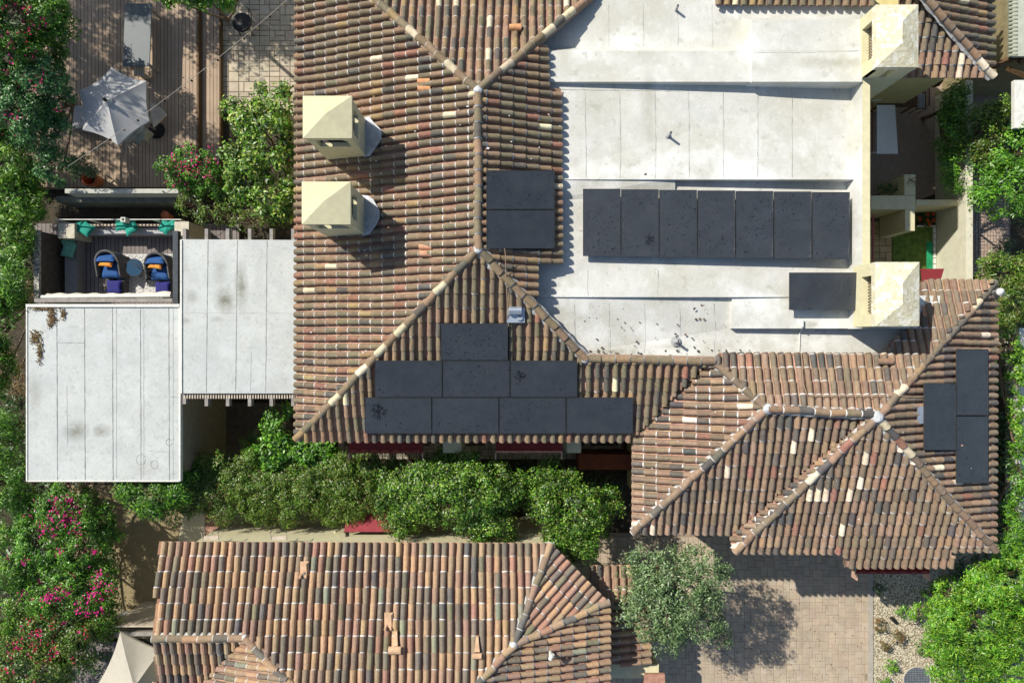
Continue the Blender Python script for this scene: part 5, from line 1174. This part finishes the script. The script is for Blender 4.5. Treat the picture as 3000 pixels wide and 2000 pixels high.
for px, py, rx, ry in ((60, 150, 150, 200), (60, 420, 130, 170), (60, 800, 70, 150), (30, 1300, 70, 170), (150, 1650, 190, 260), (120, 1900, 200, 120), (2960, 1500, 60, 300), (2900, 1800, 160, 180), (2960, 1100, 40, 200), (2960, 800, 60, 120), (2930, 450, 90, 120), (640, 560, 150, 40), (900, 1420, 400, 60), (1500, 1420, 320, 60)):
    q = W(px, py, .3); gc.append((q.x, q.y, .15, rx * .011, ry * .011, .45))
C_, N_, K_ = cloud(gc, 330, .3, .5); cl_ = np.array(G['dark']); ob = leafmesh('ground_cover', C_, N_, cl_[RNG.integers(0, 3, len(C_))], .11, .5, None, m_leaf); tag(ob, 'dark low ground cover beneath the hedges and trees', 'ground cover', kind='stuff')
# garden by the deck
plant('tree', 'small leafy tree cut by the top edge above the deck', 'tree', [(600, -15, 125, 50, 3.2, .8), (520, 0, 50, 35, 3.0, .5), (690, -5, 60, 40, 3.0, .5)], 'bright', leaf=.11, dens=1300, twigs=8)
plant('citrus_tree', 'bright yellow green citrus tree between the deck and the tiled west eave', 'citrus tree', [(790, 430, 80, 110, 3.0, 1.0), (740, 350, 70, 70, 2.5, .8), (720, 500, 70, 90, 2.6, .9), (810, 580, 70, 80, 2.8, .9), (830, 320, 45, 60, 2.8, .8), (780, 275, 22, 30, 2.4, .5), (840, 270, 20, 32, 2.4, .5)], 'yellow', leaf=.12, asp=.45, dens=1000, clump=.24)
plant('bougainvillea', 'round pink flowering bougainvillea bush at the lower right of the deck', 'bougainvillea', [(575, 485, 78, 70, 2.2, .8), (555, 530, 66, 50, 1.9, .7), (620, 540, 50, 50, 2.0, .7)], 'mid', leaf=.075, dens=1900, clump=.18, flowers=({'c': MAG + PINK, 'at': [(570, 435), (600, 455), (560, 470), (585, 500), (525, 490), (510, 520), (640, 450)], 'z': 2.8, 'r': .3}, 100, 5, .06))
plant('shrub', 'twiggy olive shrub below the citrus tree along the patio cover', 'shrub', [(570, 600, 60, 45, 1.8, .5), (640, 630, 80, 40, 1.8, .45), (740, 650, 90, 32, 1.8, .4), (830, 640, 40, 30, 2.0, .4)], 'hedge', leaf=.09, asp=.35, dens=800, clump=.2, twigs=26)
plant('potted_shrub', 'sage green potted shrub at the lower left of the deck', 'potted plant', [(245, 482, 42, 36, 1.35, .4), (222, 505, 26, 25, 1.1, .3), (268, 500, 26, 24, 1.1, .25)], 'grey', leaf=.075, dens=1900, clump=.13, base=.5, trunk_r=.03)
p = W(262, 523, .8); mb = MB(); mb.lathe([(0, .36), (.17, .36), (.23, .84), (.25, .84), (.25, .84), (.21, .84), (.20, .70)], p.x, p.y, n=24); tag(mb.build('flower_pot', m_terra), 'large terracotta pot with a sage green shrub on the deck', 'flower pot')
# outside the frame to the north-west: tall trees whose shade dapples the deck
plant('tree', 'tall tree just beyond the top left corner shading the deck', 'tree', [], 'mid') if False else None
def tall(x, y, z, r, rz, lab, dens=260, leaf=.16):
    s = (H - z) / F; plant('shade_tree', lab, 'tree', [(1500 + x / s, 1000 - y / s, r / s, r / s, z, rz)], 'mid', leaf=leaf, dens=dens, clump=.42, twigs=10, trunk_r=.14)
for x, y, z, r, rz, lab in ((-18.3, 13.8, 6.0, 1.7, 1.2, 'shade tree beyond the top left corner, farthest from the photo'), (-17.0, 14.4, 6.0, 1.5, 1.2, 'shade tree beyond the top left corner, nearer the dining table'), (-18.3, 11.6, 6.0, 1.45, 1.1, 'shade tree beyond the left edge level with the hexagonal umbrella'),
                            (-16.9, 9.9, 6.0, 1.45, 1.0, 'shade tree beyond the left edge level with the round pink bush'), (-18.8, 9.5, 6.0, 1.3, 1.0, 'shade tree beyond the left edge level with the terracotta pot'), (-14.9, 10.1, 6.4, .95, .8, 'slender shade tree beyond the left edge nearest the deck'),
                            (-13.1, 13.3, 4.6, 1.5, .9, 'shade tree beyond the top edge above the deck steps'), (-11.7, 13.2, 4.6, 1.3, .9, 'shade tree beyond the top edge above the cream patio'), (-10.6, 12.6, 4.2, .8, .6, 'low shade tree beyond the top edge beside the tiled eave')):
    tall(x, y, z, r, rz, lab, dens=330, leaf=.15)
# middle strip
plant('shrub', 'glossy green shrub under the lower left tip of the tiled roof', 'shrub', [(820, 1240, 45, 50, 2.2, .7), (800, 1320, 60, 60, 2.1, .7), (900, 1330, 80, 55, 2.0, .6), (950, 1350, 60, 40, 1.8, .5), (850, 1200, 18, 22, 2.2, .4)], 'mid', leaf=.11, asp=.5, dens=1200, clump=.22)
plant('hedge', 'long dark green hedge left of the rounded yellow green trees', 'hedge', [(620, 1430, 105, 95, 2.1, .6), (700, 1400, 90, 70, 2.1, .6), (760, 1440, 110, 90, 2.1, .6), (830, 1440, 100, 90, 2.1, .6), (900, 1440, 110, 95, 2.1, .6), (980, 1400, 90, 80, 2.1, .6), (1040, 1440, 100, 95, 2.1, .6), (570, 1390, 60, 50, 2.0, .5), (1090, 1370, 90, 50, 2.0, .5), (560, 1460, 50, 60, 1.9, .5)], 'hedge', leaf=.085, asp=.3, dens=2100, clump=.2, twigs=10)
plant('tree', 'dense yellow green rounded tree left of the pair in front of the neighbouring roof', 'tree', [(1330, 1450, 200, 110, 2.9, 1.1), (1190, 1480, 80, 90, 2.5, .9), (1440, 1420, 120, 80, 2.8, 1.0), (1300, 1390, 90, 60, 2.6, .8), (1430, 1540, 90, 60, 2.7, .9), (1160, 1400, 60, 50, 2.3, .7)], 'lush', leaf=.075, asp=.5, dens=1900, clump=.24, group=None)
plant('tree', 'smaller yellow green rounded tree right of the pair above the splayed tile corner', 'tree', [(1690, 1500, 120, 110, 2.7, 1.0), (1620, 1430, 90, 70, 2.5, .8), (1700, 1600, 60, 50, 2.4, .7), (1640, 1560, 60, 60, 2.5, .8), (1800, 1480, 35, 22, 2.4, .4)], 'lush', leaf=.075, asp=.5, dens=1900, clump=.24)
plant('olive_tree', 'grey green olive tree between the two tiled houses, casting its shadow on the driveway', 'tree', [(1975, 1740, 120, 120, 3.7, 1.3), (1920, 1660, 90, 85, 3.5, 1.1), (2050, 1670, 85, 85, 3.5, 1.1), (1900, 1790, 90, 90, 3.3, 1.0), (2050, 1800, 80, 80, 3.4, 1.0), (1960, 1850, 70, 60, 3.1, .9), (2110, 1850, 45, 50, 2.8, .6), (1845, 1745, 45, 50, 3.1, .7)], 'grey', leaf=.085, asp=.4, dens=900, clump=.22, trunk_r=.06)
# east side
plant('tree', 'large bright green tree filling the bottom right corner', 'tree', [(2850, 1820, 130, 150, 3.0, 1.2), (2950, 1700, 110, 110, 3.2, 1.1), (2780, 1740, 70, 70, 2.6, .8), (2960, 1920, 110, 120, 3.2, 1.1), (2790, 1960, 80, 70, 2.4, .8), (2740, 1830, 40, 50, 2.2, .5), (2735, 1740, 45, 40, 1.2, .5), (2690, 1790, 30, 26, .8, .4)], 'bright', leaf=.10, asp=.27, dens=2300, clump=.2, twigs=18)
plant('hedge', 'bright green hedge running up the right edge beside the east tile eave', 'hedge', [(2975, 1600, 60, 80, 2.5, .8), (2985, 1480, 55, 90, 2.3, .8), (2990, 1370, 50, 70, 2.2, .7), (2950, 1540, 30, 60, 1.9, .6)], 'mid', leaf=.11, asp=.25, dens=1700)
plant('climbing_hedge', 'narrow strip of bright leaves against the white slab at the right edge', 'hedge', [(2962, 1010, 30, 60, 1.6, .4), (2970, 1100, 22, 60, 1.4, .4), (2970, 1200, 24, 70, 1.4, .4), (2975, 1290, 32, 60, 1.6, .4), (2985, 1060, 20, 60, 1.4, .4)], 'bright', leaf=.09, asp=.4, dens=2000, clump=.16)
plant('tree', 'dense green tree at the right edge beside the brick side path', 'tree', [(2940, 560, 90, 100, 2.6, 1.0), (2980, 440, 70, 80, 2.7, .9), (2900, 480, 45, 60, 2.2, .7)], 'mid', leaf=.10, asp=.35, dens=1400)
plant('shrub', 'olive green shrub at the right edge just above the tip of the east hip', 'shrub', [(2920, 800, 75, 55, 2.0, .7), (2980, 870, 65, 80, 2.2, .8), (2945, 930, 40, 50, 1.8, .5)], 'hedge', leaf=.10, asp=.28, dens=1700)
plant('shrub', 'dark shaded shrub along the boundary wall in the east courtyard', 'shrub', [(2790, 300, 42, 65, 1.5, .5), (2780, 400, 48, 85, 1.5, .5), (2790, 500, 42, 75, 1.4, .4)], 'mid', leaf=.08, dens=1900)
plant('shrub', 'loose dull green shrub behind the boundary wall at the right', 'shrub', [(2870, 390, 70, 80, 2.0, .7), (2915, 330, 60, 45, 2.2, .6), (2900, 440, 50, 50, 2.2, .6)], 'hedge', leaf=.08, dens=1800)
plant('shrub', 'dark low bush in the angle of the cream courtyard wall', 'shrub', [(2600, 555, 45, 20, .9, .25)], 'dark', leaf=.06, dens=1300, clump=.12, trunk_r=.02)
for px, py in ((2696, 640), (2719, 628), (2719, 645), (2735, 626), (2737, 645), (2724, 656)):
    p = W(px, py, .3); t = thing('marigold', 'round orange flower in the small bed, one of six', 'flower', (p.x, p.y, .03), 'six orange flowers in the bed')
    mb = MB()
    for ring, (r_, z_) in enumerate(((.062, .30), (.045, .325), (.026, .34))):
        for k in range(10):
            a_ = k * .628 + ring * .3; d_ = Vector((math.cos(a_), math.sin(a_), 0)); s_ = Vector((-d_.y, d_.x, 0)); c_ = Vector((p.x, p.y, z_)); mb.face([c_, c_ + d_ * r_ * .8 - s_ * .018, c_ + d_ * r_, c_ + d_ * r_ * .8 + s_ * .018], jit((.80, .13, .03), .2))
    mb.build('flower_head', m_flower, t); mb = MB(); mb.tube([(p.x, p.y, .03), (p.x, p.y, .30)], .006, (.05, .12, .02), n=5)
    for k in range(14):
        a_ = random.uniform(0, 6.28); q = Vector((p.x, p.y, .06 + .012 * k)); d_ = Vector((math.cos(a_), math.sin(a_), .2)); s_ = Vector((-d_.y, d_.x, 0)); mb.face([q, q + d_ * .06 - s_ * .02, q + d_ * .12, q + d_ * .06 + s_ * .02], jit((.05, .10, .02), .2))
    mb.build('stem', m_leaf, t)
for px, py, rx, ry, pal, lab in ((2642, 1790, 20, 24, 'mid', 'dark green small bush beside the black spotlight'), (2577, 1830, 24, 22, 'rust', 'leftmost rusty small shrub against the kerb, upper'), (2627, 1868, 24, 24, 'rust', 'rusty olive shrub in the middle of the gravel'),
                                 (2587, 1888, 22, 20, 'rust', 'most orange coloured shrub, lower left of the gravel'), (2707, 1892, 38, 32, 'hedge', 'largest rounded bush on the gravel beside the bright tree'), (2608, 1950, 26, 26, 'bright', 'green leafy plant low in the gravel left of the grate'),
                                 (2590, 1998, 22, 16, 'bright', 'green plant cut by the bottom edge left of the grate'), (2680, 1800, 14, 10, 'mid', 'tiny green plant near the tree edge in the gravel'), (2572, 1725, 22, 20, 'dark', 'dark bush in the roof shadow at the top of the gravel')):
    plant('small_shrub', lab, 'shrub', [(px, py, rx, ry, .3, .22)], pal, leaf=.065, asp=.5, dens=1600, clump=.11, trunk_r=.015, twigs=5, group='small shrubs in the gravel garden')
# cycad
p = W(735, 1300, 1.0); t = thing('sago_palm', 'small sago palm with radiating fronds in the dark alley', 'palm', (p.x, p.y, 0)); mb = MB(); fr_m = MB()
for k in range(34):
    a_ = random.uniform(0, 2 * PI); L_ = random.uniform(.45, .72); ti = random.uniform(.1, .9); d_ = Vector((math.cos(a_), math.sin(a_), 0)); s_ = Vector((-d_.y, d_.x, 0)); base_ = Vector((p.x, p.y, .9)); prev = base_
    pts = [base_ + d_ * L_ * f * (1 - .3 * ti) + Vector((0, 0, L_ * ti * f - L_ * .7 * f * f)) for f in [j / 14 for j in range(15)]]
    c = jit(random.choice(((.12, .24, .02), (.2, .32, .04), (.07, .15, .02), (.35, .38, .14))), .15)
    for j in range(1, 14):
        q = pts[j]; w_ = .11 * math.sin(PI * (.15 + .8 * j / 14)); dd = (pts[j + 1] - pts[j]).normalized()
        for sg in (-1, 1): fr_m.face([q, q + dd * .022, q + dd * .06 + s_ * sg * w_ + Vector((0, 0, .02))], c)
    fr_m.tube(pts[::3] + [pts[-1]], .007, c, n=4)
fr_m.build('fronds', m_leaf, t); mb.lathe([(.12, 0), (.14, .5), (.1, .9), (0, .95)], p.x, p.y, n=12); mb.build('trunk', m_bark, t)
# spiky dry plant on the T wall
p = W(2666, 525, 1.5); mb = MB()
for k in range(16): a_ = random.uniform(0, 2 * PI); mb.tube([(p.x, p.y, 1.5), (p.x + .3 * math.cos(a_), p.y + .3 * math.sin(a_), 1.7)], [.006, .002], n=4)
tag(mb.build('spiky_plant', M('spike', (.13, .07, .05))), 'dry spiky plant on the top of the cream courtyard wall', 'plant')
print('LEAVES', NLEAF, 'OBJECTS', len(bpy.data.objects))
